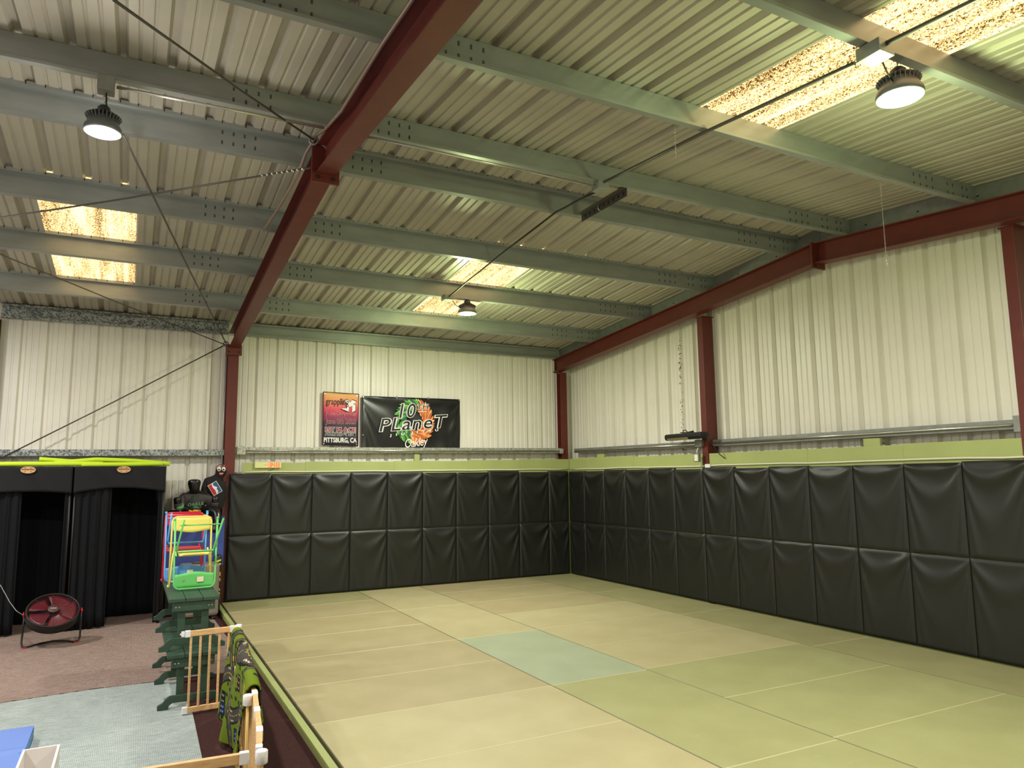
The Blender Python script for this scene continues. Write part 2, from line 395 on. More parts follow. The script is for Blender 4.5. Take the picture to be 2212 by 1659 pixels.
def boxcol(x0,x1,y0,y1,top,label):
    t = thing('column', label, 'column', ((x0+x1)/2,(y0+y1)/2,FL), G_c); L = Vector(t.location)
    mb = MB(); mb.box(Vector((x0,y0,FL))-L, Vector((x1,y1,top))-L); mb.build('post', M_red, t, bevel=.004)
    mb = MB(); mb.box(Vector((x0-.01,y0-.02,top-.012))-L, Vector((x1+.01,y1+.02,top))-L); mb.build('cap_plate', M_red, t)
boxcol(.03, .22, -3.63, -3.52, zr(-3.55,RB)+.0, 'red steel column in the middle of the right gable wall behind the heater')
boxcol(.03, .22, -7.79, -7.68, zr(-7.7,RB)+.0, 'red steel column at the right edge of the picture on the gable wall')
column(-8.90, -8.74, .055, .235, 3.9, 'red steel column at the left edge behind the dressing booths', 'y')

# purlins (Z sections)
def zpurlin(y, x0, x1, label, topdir, slots):
    z0 = zr(y, PB); H = RS-PB-.004
    s = 1 if y > YR else -1
    t = thing('purlin', label, 'purlin', ((x0+x1)/2, y, z0), 'galvanised roof purlins'); L = Vector(t.location)
    mb = MB(); th = .004
    mb.box((x0-L.x,-th/2,.0),(x1-L.x,th/2,H))
    fw = .062
    zt = lambda yy: -SL*s*(yy)      # follow the slope
    for sg, zz, lip in ((topdir, H, -1), (-topdir, 0, 1)):
        ya, yb = 0, sg*fw
        za, zb = zz, zz+zt(yb)
        if sg*1 > 0: q = [(x0-L.x,ya,za-th/2),(x1-L.x,ya,za-th/2),(x1-L.x,yb,zb-th/2),(x0-L.x,yb,zb-th/2)]
        else: q = [(x0-L.x,yb,zb-th/2),(x1-L.x,yb,zb-th/2),(x1-L.x,ya,za-th/2),(x0-L.x,ya,za-th/2)]
        mb.hull8(q+[(a,b,c+th) for a,b,c in q])
        mb.box((x0-L.x,yb-th/2,zb),(x1-L.x,yb+th/2,zb+lip*.018))
    if slots:
        mb.mi = 1
        for x in slots:
            for zz in (.06,.145): mb.box((x-.007-L.x,-th/2-.0015,zz-.016),(x+.007-L.x,-th/2,zz+.016))
    mb.build('section', [M_galv, mat('shaded_slot', (72,76,72), .8)], t)
    if topdir < 0:   # stretch strip of roof blanket lining visible on the top flange with ticks at each rib
        mb = MB(); yb = -fw; zb = H+zt(yb)-.02
        mb.box((x0-L.x,yb-.006,zb),(x1-L.x,yb-.003,zb+.034))
        mb.mi = 1; k = x0+.1; i = 0
        while k < x1:
            mb.box((k-.003-L.x,yb-.0085,zb+.010),(k+.003-L.x,yb-.006,zb+.036)); k += (.12 if i%2 else .18); i += 1
        mb.build('flange_strip', [M_galv, M_hole], t)
    return t
PUR = [(-8.87,'nearest'), (-7.51,'second nearest'), (-6.12,'third, just this side of the ridge'), (-5.37,'fourth, just beyond the ridge'), (-3.92,'fifth'), (-2.53,'sixth'), (-1.11,'seventh, last before the back wall')]
RSL = [-5.5+.085*i for i in range(4)]
for y, nm in PUR:
    g = [-.95,-.86,-.77,-.68,-.45,-.37,-.22,-.15]
    zpurlin(y, XM+.0, -.004, 'galvanised roof purlin over the mats, %s from the camera' % nm if ',' not in nm else 'galvanised roof purlin over the mats, %s' % nm, -1 if y > YR else 1, RSL+g)
    if y < -7.6: continue
    zpurlin(y, XL+.02, XM-.002, 'galvanised roof purlin left of the red rafter, %s from the camera' % nm if ',' not in nm else 'galvanised roof purlin left of the red rafter, %s' % nm, -1 if y > YR else 1, [XM-.75+.085*i for i in range(4)])
zpurlin(-8.87, XL+.02, XM-.002, 'galvanised roof purlin left of the red rafter, nearest and above the camera', 1, None)
zpurlin(-10.3, XL+.02, -.004, 'galvanised roof purlin above and behind the camera', 1, None)
# eave struts
def eave(x0, x1, m, label, y=.18):
    t = thing('eave_strut', label, 'eave strut', ((x0+x1)/2, y, 3.92), 'eave struts'); L = Vector(t.location)
    z1 = zr(y,RS)-.008; mb = MB()
    mb.box((x0-L.x,0,0),(x1-L.x,.004,z1-L.z)); mb.box((x0-L.x,-.05,-.004),(x1-L.x,0.004,0)); mb.box((x0-L.x,-.05,0),(x1-L.x,-.046,.02))
    mb.box((x0-L.x,-.05,z1-L.z-.004),(x1-L.x,.004,z1-L.z)); mb.box((x0-L.x,-.05,z1-L.z-.03),(x1-L.x,-.046,z1-L.z))
    mb.build('section', m, t); return t
eave(XM+.076, -.077, M_galv, 'plain galvanised eave strut along the top of the back wall above the banners')
eave(-8.735, XM-.076, M_span, 'spangled galvanised eave strut along the top of the wall left of the red column')
# girts
def girt(p0, p1, h, dpt, m, label, nrm):
    t = thing('girt', label, 'wall rail', tuple((a+b)/2 for a,b in zip(p0,p1)), 'galvanised wall girts'); L = Vector(t.location)
    p0 = Vector(p0)-L; p1 = Vector(p1)-L; n = Vector(nrm)
    mb = MB(); up = Vector((0,0,1))
    mb.bar(p0, p1, .003, h); mb.bar(p0+up*(h/2)-n*dpt/2, p1+up*(h/2)-n*dpt/2, dpt, .003); mb.bar(p0-up*(h/2)-n*dpt/2, p1-up*(h/2)-n*dpt/2, dpt, .003)
    mb.build('section', m, t)
    return t, L
girt((-8.735,.09,2.115),(XM-.077,.09,2.135), .085, .15, M_span, 'spangled wall girt above the dressing booths', (0,-1,0))
t, L = girt((XM+.077,.11,2.175),(-.077,.11,2.205), .085, .13, M_spanL, 'spangled wall girt behind the banners on the back wall', (0,-1,0))
girt((.10,-.05,2.195),(.10,-3.50,2.17), .075, .14, M_galvd, 'galvanised wall girt on the gable wall from the corner to the heater', (-1,0,0))
girt((.10,-3.66,2.17),(.10,-7.66,2.16), .085, .14, M_galvd, 'galvanised wall girt on the gable wall between the two nearest red columns', (-1,0,0))
girt((.10,-7.81,2.16),(.10,YF+.05,2.16), .085, .14, M_galvd, 'galvanised wall girt on the gable wall right of the last column', (-1,0,0))
# conduit runs fixed to the girts
def tube_thing(name, pts, r, m, label, cat, group=None, n=8):
    mb = MB(); mb.tube(pts, r, n); o = mb.build(name, m, recalc=True); tag(o, label, cat, group); return o
tube_thing('conduit', [(XM+.1,.085,2.165),(-.12,.085,2.195)], .011, M_emt, 'thin bright conduit along the girt under the banners', 'conduit', 'conduits')
tube_thing('conduit', [(.075,-.1,2.185),(.075,-3.45,2.165)], .012, M_emt, 'thin conduit along the gable girt from the corner to the heater', 'conduit', 'conduits')
tube_thing('conduit', [(.075,-3.70,2.165),(.075,-7.60,2.155)], .012, M_emt, 'thin conduit along the gable girt right of the heater', 'conduit', 'conduits')
def jbox(c, s, m, label, parent=None):
    mb = MB(); c = Vector(c); s = Vector(s)/2
    mb.box(-s, s); o = mb.build('junction_box', m, None, bevel=.004, loc=c); tag(o, label, 'junction box', 'electrical boxes'); return o
jbox((XM+.16,.065,2.17),(.12,.04,.13), M_spanL, 'pale junction box on the back wall girt beside the red column')
jbox((-.10,.07,2.19),(.07,.04,.09), M_emt, 'small junction box on the girt in the far right corner')
jbox((.005,-3.49,2.175),(.05,.13,.10), M_galvd, 'grey junction box under the heater at the middle column')
jbox((.06,-7.68,2.16),(.05,.12,.15), M_galvd, 'grey junction box on the gable girt at the right edge')

# ------------------------------------------------------------------ painted plywood backing above the pads
mb = MB(); xs = [-5.64,-4.72,-3.30,-1.98,-.98,.045]; zt = [1.985,2.0,2.01,2.03,2.045]
for i in range(5): mb.box((xs[i],.05,FL),(xs[i+1]-.002,.066,zt[i]))
for x in (-2.86,): mb.box((x-.09,.066,FL),(x+.0,.1,2.12))
struct(mb.build('trim_back', M_ply))
mb = MB(); ys = [.05,-1.9,-3.50,-3.60,-5.3,-6.52,-9.0,YF]; zt = [2.05,2.03,0,2.025,2.02,2.03,2.02]
for i in range(7):
    if zt[i]: mb.box((.05,ys[i]-.002 if i else .05,FL),(.066,ys[i+1],zt[i]))
for y in (-.95,-6.15): mb.box((.066,y-.10,FL),(.10,y+.10,2.105))
struct(mb.build('trim_right', M_ply))

# ------------------------------------------------------------------ wall pads
def pad_half(mb, f, w, z0, z1, seed, amp, both=True):
    """f(u,h,v): u along the pad 0..w, h outwards, v height"""
    rnd = random.Random(seed); H = z1-z0
    skew = rnd.uniform(-.22,.22); ph = rnd.uniform(0,6.28); ph2 = rnd.uniform(0,6.28); A = amp*rnd.uniform(.65,1.15); fr = rnd.uniform(2.2,3.0)
    lw = rnd.uniform(.4,1.); rw = rnd.uniform(.4,1.)
    def h(u, v):
        t = u/w; d = (z1-v)
        arch = 4*t*(1-t)
        tt = min(max(t+skew*arch*.5,0),1); arch2 = max(4*tt*(1-tt), .02)
        s = d/(.34*arch2+.035)                      # fan of sagging folds that spring from the top corners
        fold = .5+.5*sin(2*pi*fr*math.log1p(s)*.62+ph)
        fold = fold**1.4
        fade = 1/(1+(d/.42)**2.2)*min(1, s/.25)
        x = 2.0*A*fold*fade*(.35+.65*min(1,arch*1.4))
        # pull folds down from the corners
        for (tc, wgt) in ((t, lw), (1-t, rw)):
            q = d/(tc*w+.02)
            x += A*1.1*wgt*(.5+.5*sin(2.6*math.log1p(q)*2.4+ph2))*math.exp(-d/.7)*math.exp(-((tc-.15)/.22)**2)
        x += .002*sin(5*t+ph)*sin(4*d/H+ph2)
        e = min(u, w-u, v-z0, z1-v)
        k = min(1, e/.012)
        return x*min(1,e/.035) - .010*(1-k)**2
    nu = max(10, int(w/.0165)); nv = 46
    mb.grid(nu, nv, lambda a, b: f(a*w, h(a*w, z0+b*H), z0+b*H))
    # sides
    mb.mi = 1
    for (u0,v0,u1,v1) in ((0,z0,w,z0),(w,z0,w,z1),(w,z1,0,z1),(0,z1,0,z0)):
        mb.face([f(u0,-.016,v0),f(u1,-.016,v1),f(u1,-.048,v1),f(u0,-.048,v0)])
    mb.face([f(0,-.048,z0),f(w,-.048,z0),f(w,-.048,z1),f(0,-.048,z1)]); mb.mi = 0
ORD = ['first','second','third','fourth','fifth','sixth','seventh','eighth','ninth','tenth','eleventh','twelfth','thirteenth','fourteenth','fifteenth','sixteenth','seventeenth','eighteenth','nineteenth']
def wall_pad(i, wall, w, org, fdir, amp):
    top = 1.822+random.Random(i+(50 if wall=='gable' else 0)).uniform(-.012,.012)
    if wall == 'back': f = lambda u,h,v: (u, -h, v)
    else: f = lambda u,h,v: (-h, -u, v)
    if wall == 'back': lb = '%s black vinyl wall pad on the back wall counting left from the corner' % ORD[i]
    else: lb = '%s black vinyl wall pad on the right gable wall counting from the corner' % ORD[i]
    t = thing('wall_pad', lb, 'wall pad', (org[0], org[1], 0), 'black wall pads')
    for k,(z0,z1) in enumerate(((.004,.918),(.926,top))):
        mb = MB(); pad_half(mb, f, w-.006, z0, z1, i*17+k*5+(991 if wall=='gable' else 3), amp*(1. if k else .7))
        mb.build('upper_cushion' if k else 'lower_cushion', [M_vinyl, M_vinyle], t, recalc=False)
    return t
x = 0.
ed = [0.-.004]+[-.4232-k*.5994 for k in range(10)]
for i in range(10):
    wall_pad(i, 'back', ed[i]-ed[i+1], (ed[i+1]+.003, 0, 0), None, .014)
ed = [-.004]+[-.517-k*.6016 for k in range(18)]
for i in range(18):
    wall_pad(i, 'gable', ed[i]-ed[i+1], (0, ed[i]-.003, 0), None, .015)
# off-white cable lying along the top edge of the pads
def wob(pts, n=14, a=.006, sd=1):
    rnd = random.Random(sd); out = []
    for (p,q) in zip(pts, pts[1:]):
        for k in range(n): out.append(Vector(p).lerp(Vector(q), k/n)+Vector((0,0,rnd.uniform(-a,a))))
    out.append(Vector(pts[-1])); return out
tube_thing('cable', wob([(-5.60,.035,1.846),(-2.8,.035,1.853),(.02,.035,1.863)], 10, .004), .011, M_cord, 'off-white cable lying along the top of the back wall pads', 'cable', 'white cables')
tube_thing('cable', wob([(.035,-.02,1.862),(.035,-3.5,1.856),(.035,-8.6,1.862)], 14, .006, 4), .011, M_cord, 'off-white cable lying along the top of the gable wall pads', 'cable', 'white cables')
mb = MB(); mb.box((-.012,-.05,-.04),(.012,.05,.03)); o = mb.build('cable_clip', M_white, None, bevel=.004, loc=(.02,-3.63,1.85)); tag(o, 'small white cable connector on top of the pads below the floodlight', 'cable connector')

# ------------------------------------------------------------------ mats and kerb
def tat(name, c, c2):
    m = mat(name, c, .55, 0, rgb2=c2, nscale=2.2, thresh=(.3,.7), bump=0)
    nt = m.node_tree; b = nt.nodes['Principled BSDF']; b.inputs['Specular IOR Level'].default_value = .3
    tc = [n for n in nt.nodes if n.type == 'TEX_COORD'][0]
    mp = nt.nodes.new('ShaderNodeMapping'); mp.inputs['Scale'].default_value = (40,260,40); nt.links.new(tc.outputs['Object'], mp.inputs['Vector'])
    n = nt.nodes.new('ShaderNodeTexNoise'); n.inputs['Scale'].default_value = 1; nt.links.new(mp.outputs['Vector'], n.inputs['Vector'])
    bp = nt.nodes.new('ShaderNodeBump'); bp.inputs['Strength'].default_value = .35; bp.inputs['Distance'].default_value = .003
    nt.links.new(n.outputs['Fac'], bp.inputs['Height']); nt.links.new(bp.outputs['Normal'], b.inputs['Normal'])
    # pale scuffs
    mp3 = nt.nodes.new('ShaderNodeMapping'); mp3.inputs['Scale'].default_value = (3,14,3); mp3.inputs['Rotation'].default_value = (0,0,.5); nt.links.new(tc.outputs['Object'], mp3.inputs['Vector'])
    n3 = nt.nodes.new('ShaderNodeTexNoise'); n3.inputs['Scale'].default_value = 1.6; n3.inputs['Detail'].default_value = 4; nt.links.new(mp3.outputs['Vector'], n3.inputs['Vector'])
    r3 = nt.nodes.new('ShaderNodeMapRange'); r3.inputs['From Min'].default_value = .66; r3.inputs['From Max'].default_value = .8; r3.inputs['To Max'].default_value = .28
    nt.links.new(n3.outputs['Fac'], r3.inputs['Value'])
    mx = nt.nodes.new('ShaderNodeMix'); mx.data_type = 'RGBA'; mx.inputs['B'].default_value = lin((215,208,175))+(1,)
    src = b.inputs['Base Color'].links[0].from_socket
    nt.links.new(src, mx.inputs['A']); nt.links.new(r3.outputs['Result'], mx.inputs['Factor']); nt.links.new(mx.outputs['Result'], b.inputs['Base Color'])
    return m
T_tan = tat('tan_tatami_vinyl', (174,164,124), (164,153,112))
T_tan2= tat('light_tan_tatami_vinyl', (184,176,134), (174,165,122))
T_grn = tat('sage_tatami_vinyl', (166,162,116), (154,150,106))
T_oli = tat('olive_tan_tatami_vinyl', (168,168,118), (158,157,108))
T_pale= tat('pale_green_tatami_vinyl', (166,176,144), (156,166,134))
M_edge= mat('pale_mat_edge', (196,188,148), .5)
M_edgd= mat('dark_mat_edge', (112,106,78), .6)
def floor_mat(x0, x1, y0, y1, m, label, lightedge=True):
    t = bpy.data.objects.new('x', None)
    mb = MB(); cx, cy = (x0+x1)/2, (y0+y1)/2; hx, hy = (x1-x0)/2-.001, (y1-y0)/2-.001; e = .006; g = .004
    A = [(-hx,-hy),(hx,-hy),(hx,hy),(-hx,hy)]; B = [(-hx+e,-hy+e),(hx-e,-hy+e),(hx-e,hy-e),(-hx+e,hy-e)]
    mb.face([(x,y,0) for x,y in B], 0)
    for i in range(4):
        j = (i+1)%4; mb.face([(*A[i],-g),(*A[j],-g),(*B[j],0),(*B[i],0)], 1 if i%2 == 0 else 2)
        mb.face([(*A[i],-.038),(*A[j],-.038),(*A[j],-g),(*A[i],-g)], 2)
    mb.face([(x,y,-.038) for x,y in A][::-1], 2)
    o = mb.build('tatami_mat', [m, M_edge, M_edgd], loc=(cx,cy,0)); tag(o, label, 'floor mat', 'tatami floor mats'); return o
XA, X1, X2, X3 = -5.868, -3.889, -2.889, -.889
ys = [-.022]+[-.907-i for i in range(11)]
for i in range(11):
    nm = ORD[i] if i else 'short first'
    floor_mat(XA, X1, ys[i+1], ys[i], T_grn if i == 0 else (T_tan2 if i >= 6 else T_tan), 'tan tatami mat in the row beside the kerb, %s from the back wall' % nm)
yc = [-.022,-1.907,-3.907,-5.907,-7.907,-9.907,-11.5]
cl = [T_tan2,T_tan2,T_pale,T_oli,T_oli,T_oli]
ln = ['light tan tatami mat of the narrow strip touching the back wall','light tan tatami mat of the narrow strip just behind the pale green mat','single pale green tatami mat in the middle of the floor','olive tan tatami mat of the narrow strip just in front of the pale green mat','olive tan tatami mat of the narrow strip, second in front of the pale green mat','olive tan tatami mat of the narrow strip nearest the camera wall']
for i in range(6): floor_mat(X1, X2, yc[i+1], yc[i], cl[i], ln[i])
ys = [-.022]+[-.87-i for i in range(11)]
for i in range(11):
    nm = ORD[i] if i else 'shortened first'
    floor_mat(X2, X3, ys[i+1], ys[i], T_tan if i < 3 else (T_tan2 if i < 6 else T_oli), 'tatami floor mat right of the narrow strip, %s from the back wall' % nm)
for i in range(6):
    floor_mat(X3, -.02, max(-.022-2*(i+1),-11.6), -.022-2*i, T_grn, 'sage green tatami mat of the row along the gable wall, %s from the corner' % ORD[i])
mb = MB(); mb.box((-5.84,YF,FL-.006),(.05,.05,-.040)); struct(mb.build('trim_platform', M_ply))
# kerb boards
G_k = 'green kerb boards'
for a,b,nm in ((.0,-2.9,'far length by the back wall'),(-2.904,-5.20,'middle length beside the draped gate'),(-5.204,YF+.02,'near length at the bottom of the picture')):
    mb = MB(); mb.box((-5.935,b,FL),(-5.885,a,-.018)); mb.box((-5.935,b,-.018),(-5.885,a,-.008))
    o = mb.build('kerb_board', M_ply, bevel=.003); tag(o, 'green painted kerb board edging the mats, %s' % nm, 'kerb board', G_k)
# ------------------------------------------------------------------ electrical conduit overhead
XC = -3.46
tube_thing('conduit', [(XC,-10.6,zr(-10.6,PB)-.03),(XC,-8.99,zr(-8.87,PB)-.035)], .014, M_rod, 'dark overhead conduit running to the near light past the top right skylight', 'conduit', 'conduits')
tube_thing('conduit', [(XC,-8.80,zr(-8.87,PB)-.045),(XC,-7.5,zr(-7.5,PB)-.02),(XC,-6.27,zr(-6.2,PB)-.03)], .013, M_rod, 'dark overhead conduit between the near light and the box by the ridge', 'conduit', 'conduits')
tube_thing('conduit', wob([(XC-.005,-6.12,zr(-6.2,PB)-.07),(XC+.01,-5.4,zr(-5.4,PB)-.03),(XC,-3.92,zr(-3.92,PB)-.02),(XC,-2.66,zr(-2.6,PB)-.03)], 4, .004), .010, M_black, 'dark cable running from the ridge box down to the far light', 'conduit', 'conduits')
tube_thing('conduit', [(XM+.06,-6.195,zr(-6.19,PB)-.035),(XC-.06,-6.195,zr(-6.19,PB)-.055)], .011, M_emt, 'bright conduit under the purlin from the red rafter to the ridge box', 'conduit', 'conduits')
tube_thing('conduit', [(-7.30,-6.195,zr(-6.19,PB)-.06),(XM-.12,-6.195,zr(-6.19,PB)-.04)], .011, M_emt, 'bright conduit under the purlin between the left light and the red rafter', 'conduit', 'conduits')
jbox((XC,-6.20,zr(-6.2,PB)-.055), (.11,.12,.07), M_galv, 'galvanised junction box under the purlin near the ridge')
jbox((XC,-8.93,zr(-8.9,PB)-.05), (.13,.15,.08), M_galv, 'galvanised junction box on the purlin beside the near right light')
jbox((XC,-2.60,zr(-2.6,PB)-.04), (.13,.14,.07), M_galvd, 'dark junction box on the purlin beside the far light')
jbox((-7.36,-6.19,zr(-6.19,PB)-.06), (.10,.10,.10), M_galvd, 'dark junction box on the purlin above the left light')
# flexible conduit along the rafter
tube_thing('flexible_conduit', [(-5.915,-9.2,4.13),(-5.91,-8.06,4.20),(-5.91,-7.54,4.245),(-5.91,-6.6,4.28),(-5.91,-6.15,4.36),(-5.92,-5.86,4.43),(-5.95,-5.6,4.38),(-5.99,-5.48,4.23),(-6.0,-4.79,4.225),(-6.02,-4.2,4.22),(-6.03,-3.99,4.235)], .013, mat('brown_grey_flex', (150,128,118), .45, .3), 'brown flexible conduit sagging along the left side of the red rafter', 'flexible conduit')
# hanging angle strut between the two ridge purlins
t = thing('angle_bracket', 'dark perforated steel angle bridging the two ridge purlins', 'steel bracket', (-3.2,-5.8,PB-.05)); L = Vector(t.location)
mb = MB(); mb.box((-.02,-.40,.0),(.035,.36,.004)); mb.box((.031,-.40,-.075),(.035,.36,.004)); mb.mi = 1
for k in range(9): mb.box((.0295,-.36+.08*k,-.05),(.031,-.345+.08*k,-.02))
mb.build('angle', [M_rod, M_hole], t)
mb = MB(); mb.tube([(.0,.02,0),(.0,.02,-.06),(.03,.02,-.08),(.045,.02,-.06),(.045,.02,.0)], .003, 6); lab(mb.build('hook', M_emt, t), 'bright wire hook')

# hanging chains
def chain(x, y, z0, z1, label):
    mb = MB(); z = z1; i = 0
    while z > z0:
        a = (0.004,0,0) if i%2 else (0,.004,0)
        pts = [Vector((x,y,z))+Vector((a[0]*cos(q), a[1]*cos(q), .011*sin(q)-.011)) for q in [2*pi*k/8 for k in range(8)]]
        mb.tube(pts, .0012, 4, closed=True); z -= .019; i += 1
    tag(mb.build('chain', M_emt), label, 'chain', 'thin hanging chains')
chain(-3.70,-7.5,4.02,4.245,'short thin chain hanging from a purlin left of the near skylight')
chain(-1.41,-7.5,3.50,4.25,'long thin chain hanging in front of the right gable wall')

# ------------------------------------------------------------------ round high-bay lamps
M_lens = mat('glowing_lens', (255,252,250), .3, emit=(255,250,248), estr=60.)
def highbay(x, y, z, rad, label, up, cable_to):
    t = thing('high_bay_light', label, 'ceiling light', (x,y,z), 'round high bay lights')
    mb = MB(); mb.lathe([(rad*.72,.10),(rad*.9,.05),(rad*.98,.035),(rad,.02),(rad,.0),(rad*.93,-.004),(rad*.88,.006),(rad*.80,.012),(.001,.012)], n=40)
    h = mb.build('housing', mat('grey_cast_aluminium', (120,122,128), .4, .5), t, recalc=True)
    mb = MB()
    for k in range(28):
        a = 2*pi*k/28; mb.bar((rad*.3*cos(a),rad*.3*sin(a),.125),(rad*.86*cos(a),rad*.86*sin(a),.085),.004,.05)
    mb.build('heat_sink', MATS['grey_cast_aluminium'], t)
    mb = MB(); mb.lathe([(.001,-.006),(rad*.5,-.005),(rad*.79,.002),(rad*.80,.010),(.001,.010)], n=40); mb.build('lens', M_lens, t)
    mb = MB(); mb.lathe([(rad*.34,.11),(rad*.34,.17),(rad*.22,.185),(.012,.19)], n=24); mb.build('driver_box', mat('dark_grey_cast', (62,62,68), .4, .4), t)
    mb = MB(); mb.tube([(0,0,.185),(0,0,.21),(.014,0,.225),(.014,0,.245),(0,0,.26),(-.012,0,.245)], .004, 6)
    mb.tube([(0.0,0,.25),(0,.012,.27),(0,0,up)], .0035, 6); mb.build('hook', M_emt, t)
    if cable_to:
        c = Vector(cable_to)-Vector((x,y,z)); mb = MB()
        mb.tube([(rad*.3,0,.16)]+[Vector((rad*.3,0,.16)).lerp(c, k/10)+Vector((0,0,-.10*sin(pi*k/10)))for k in range(1,10)]+[c], .005, 6); mb.build('cord', M_black, t)
    return t
LAMPS = [(-7.366,-6.14,4.005,.112,'glowing round high-bay light hanging on the left side under the roof',.36,(-7.36,-6.19,4.30)),
         (-3.155,-8.86,3.935,.132,'glowing round high-bay light hanging at the top right beside the skylight',.215,(-3.42,-8.93,4.10)),
         (-3.13,-2.50,3.95,.128,'small far high-bay light glowing under the skylight near the back wall',.19,(-3.40,-2.58,4.11)),
         (-9.7,-2.6,3.95,.15,'added round high-bay light, unseen beyond the left edge of the picture',.205,None),  # out of view, added as fill light for the left bay
         (-9.7,-8.86,3.95,.15,'added unseen high-bay light behind the camera on the left',.205,None)]  # extra unseen lamp, added to brighten the room
for a in LAMPS: highbay(*a)

# ------------------------------------------------------------------ bracing rods on the left bay
G_b = 'steel bracing rods'
def rod(p, q, r, label, wrap=True):
    p = Vector(p); q = Vector(q); t = thing('bracing_rod', label, 'bracing rod', tuple(p), G_b)
    mb = MB(); mb.tube([Vector((0,0,0)), (q-p)/2+Vector((0,0,-.012)), q-p], r, 8); mb.build('rod', M_rod, t); return t
def eye(t, c, ax, r=.03):
    c = Vector(c)-Vector(t.location); a = Vector(ax).normalized(); u = a.cross(Vector((0,0,1))).normalized(); v = a.cross(u)
    mb = MB(); mb.tube([c+(u*cos(k*pi/8)+v*sin(k*pi/8))*r for k in range(16)], r*.28, 8, closed=True); return mb.build('eye_bolt', M_galvd, t)
t = rod((-5.925,-5.79,4.415),(-7.275,-7.64,4.03), .008, 'steel bracing rod from the rafter eye bolt up to the top left corner')
eye(t, (-5.925,-5.77,4.42), (.3,1,.1), .032)
mb = MB(); mb.tube([(.03,.02,0),(.09,.03,-.02),(.11,.03,-.045)], .007, 6); mb.build('shank', M_galvd, t)
t = rod((-5.95,-5.82,4.168),(-8.75,-3.38,4.03), .008, 'steel bracing rod sloping from the ridge plate to the left edge of the picture')
mb = MB()
for k in range(9): mb.lathe([(.010,-.01),(.014,0),(.010,.01)], (Vector((-8.75,-3.38,4.03))-Vector((-5.95,-5.82,4.168)))*(.02+.012*k), 8, 'X')
mb.build('turnbuckle', M_emt, t)
rod((-5.93,.04,3.75),(-7.26,-5.72,4.20), .009, 'steel bracing rod rising from the red column to the left light')
rod((-5.93,.04,3.73),(-8.75,-3.5,3.99), .007, 'thin bracing rod from the red column to the left edge below the skylight')
t = rod((-5.945,.10,3.74),(-8.76,.08,1.95), .009, 'diagonal wall bracing rod above the dressing booths')
eye(t, (-5.93,.09,3.755), (0,1,0), .035)
tube_thing('support_pole', [(-5.93,.04,1.18),(-5.93,.04,3.70)], .008, M_galv, 'thin pale conduit standing beside the red column from the dummies up to the roof', 'conduit', 'conduits')
jbox((-5.945,.03,1.13),(.05,.04,.13), M_spanL, 'pale switch box behind the green chair beside the column')

# ------------------------------------------------------------------ heater and floodlight
t = thing('patio_heater', 'black bar heater mounted above the girt on the middle column', 'heater', (-.12,-3.36,2.275)); 
mb = MB(); mb.prism([(-.075,-.02),(-.05,-.045),(.05,-.045),(.085,-.01),(.085,.03),(.05,.045),(-.05,.045),(-.075,.03)], (0,-.38,0), (1,0,0), (0,0,1), (0,.76,0)); mb.build('housing', M_black, t, bevel=.008)
mb = MB(); mb.hull8([(-.078,-.12,-.018),(-.052,-.12,-.0475),(-.052,.33,-.0475),(-.078,.33,-.018),(-.080,-.12,-.016),(-.054,-.12,-.049),(-.054,.33,-.049),(-.080,.33,-.016)]); lab(mb.build('heating_element', mat('amber_glass', (150,140,110), .2, .3), t), 'amber glass strip')
mb = MB(); mb.bar((0,-.16,.05),(0,.10,.06),.03,.012); mb.bar((0,-.02,.05),(.10,-.05,.075),.02,.02); mb.tube([(0,.04,.045),(0,.06,.09),(0,.0,.09),(0,-.04,.06)],.007,6); mb.build('bracket', M_black, t)
mb = MB(); mb.tube([(0,-.39,0),(.03,-.46,-.1),(.1,-.55,-.27),(.15,-.6,-.33)],.006,6); mb.build('cord', M_black, t)
t = thing('floodlight', 'small grey floodlight hanging under the junction box at the middle column', 'floodlight', (-.05,-3.50,1.97))
mb = MB(); mb.box((-.02,-.05,-.06),(.02,.05,.06)); mb.build('housing', M_galvd, t, bevel=.004)
mb = MB(); mb.box((-.024,-.035,-.045),(-.0205,.035,.045)); mb.build('lens', mat('pale_lens', (240,235,215), .2), t)
mb = MB(); mb.tube([(0,0,.06),(.0,0,.10),(.03,0,.14)],.008,6); mb.build('bracket', M_white, t)

# ------------------------------------------------------------------ clock
t = thing('digital_clock', 'pale digital wall clock showing red numerals above the first back wall pads', 'clock', (-5.28,.03,1.95))
mb = MB(); mb.box((-.19,-.02,-.046),(.19,.02,.046)); mb.build('case', mat('pale_yellow_plastic', (226,228,160), .35), t, bevel=.006)
M_led = mat('red_led', (255,90,60), .4, emit=(255,70,40), estr=1.2)
SEG = {'3':'abgcd','4':'fgbc','8':'abcdefg','-':'g'}
def digit(mb, ch, x, w=.042, h=.066, s=.009):
    P = {'a':((0,h/2),(w,h/2)),'g':((0,0),(w,0)),'d':((0,-h/2),(w,-h/2)),'f':((0,0),(0,h/2)),'b':((w,0),(w,h/2)),'e':((0,-h/2),(0,0)),'c':((w,-h/2),(w,0))}
    for k in SEG[ch]:
        (x0,z0),(x1,z1) = P[k]; mb.box((x+min(x0,x1)-s/2,-.0225,min(z0,z1)-s/2),(x+max(x0,x1)+s/2,-.0202,max(z0,z1)+s/2))
mb = MB(); digit(mb,'-',-.045,.022); digit(mb,'3',.0); digit(mb,'4',.062,.03); digit(mb,'8',.118)
for z in (-.018,.018): mb.box((.050,-.0225,z-.005),(.058,-.0202,z+.005))
lab(mb.build('numerals', M_led, t), 'red LED numerals')
mb = MB(); mb.tube([(.09,-.0,-.05),(.05,.0,-.075),(0,.0,-.095),(-.06,.01,-.12)],.003,6); mb.build('cord', M_black, t)

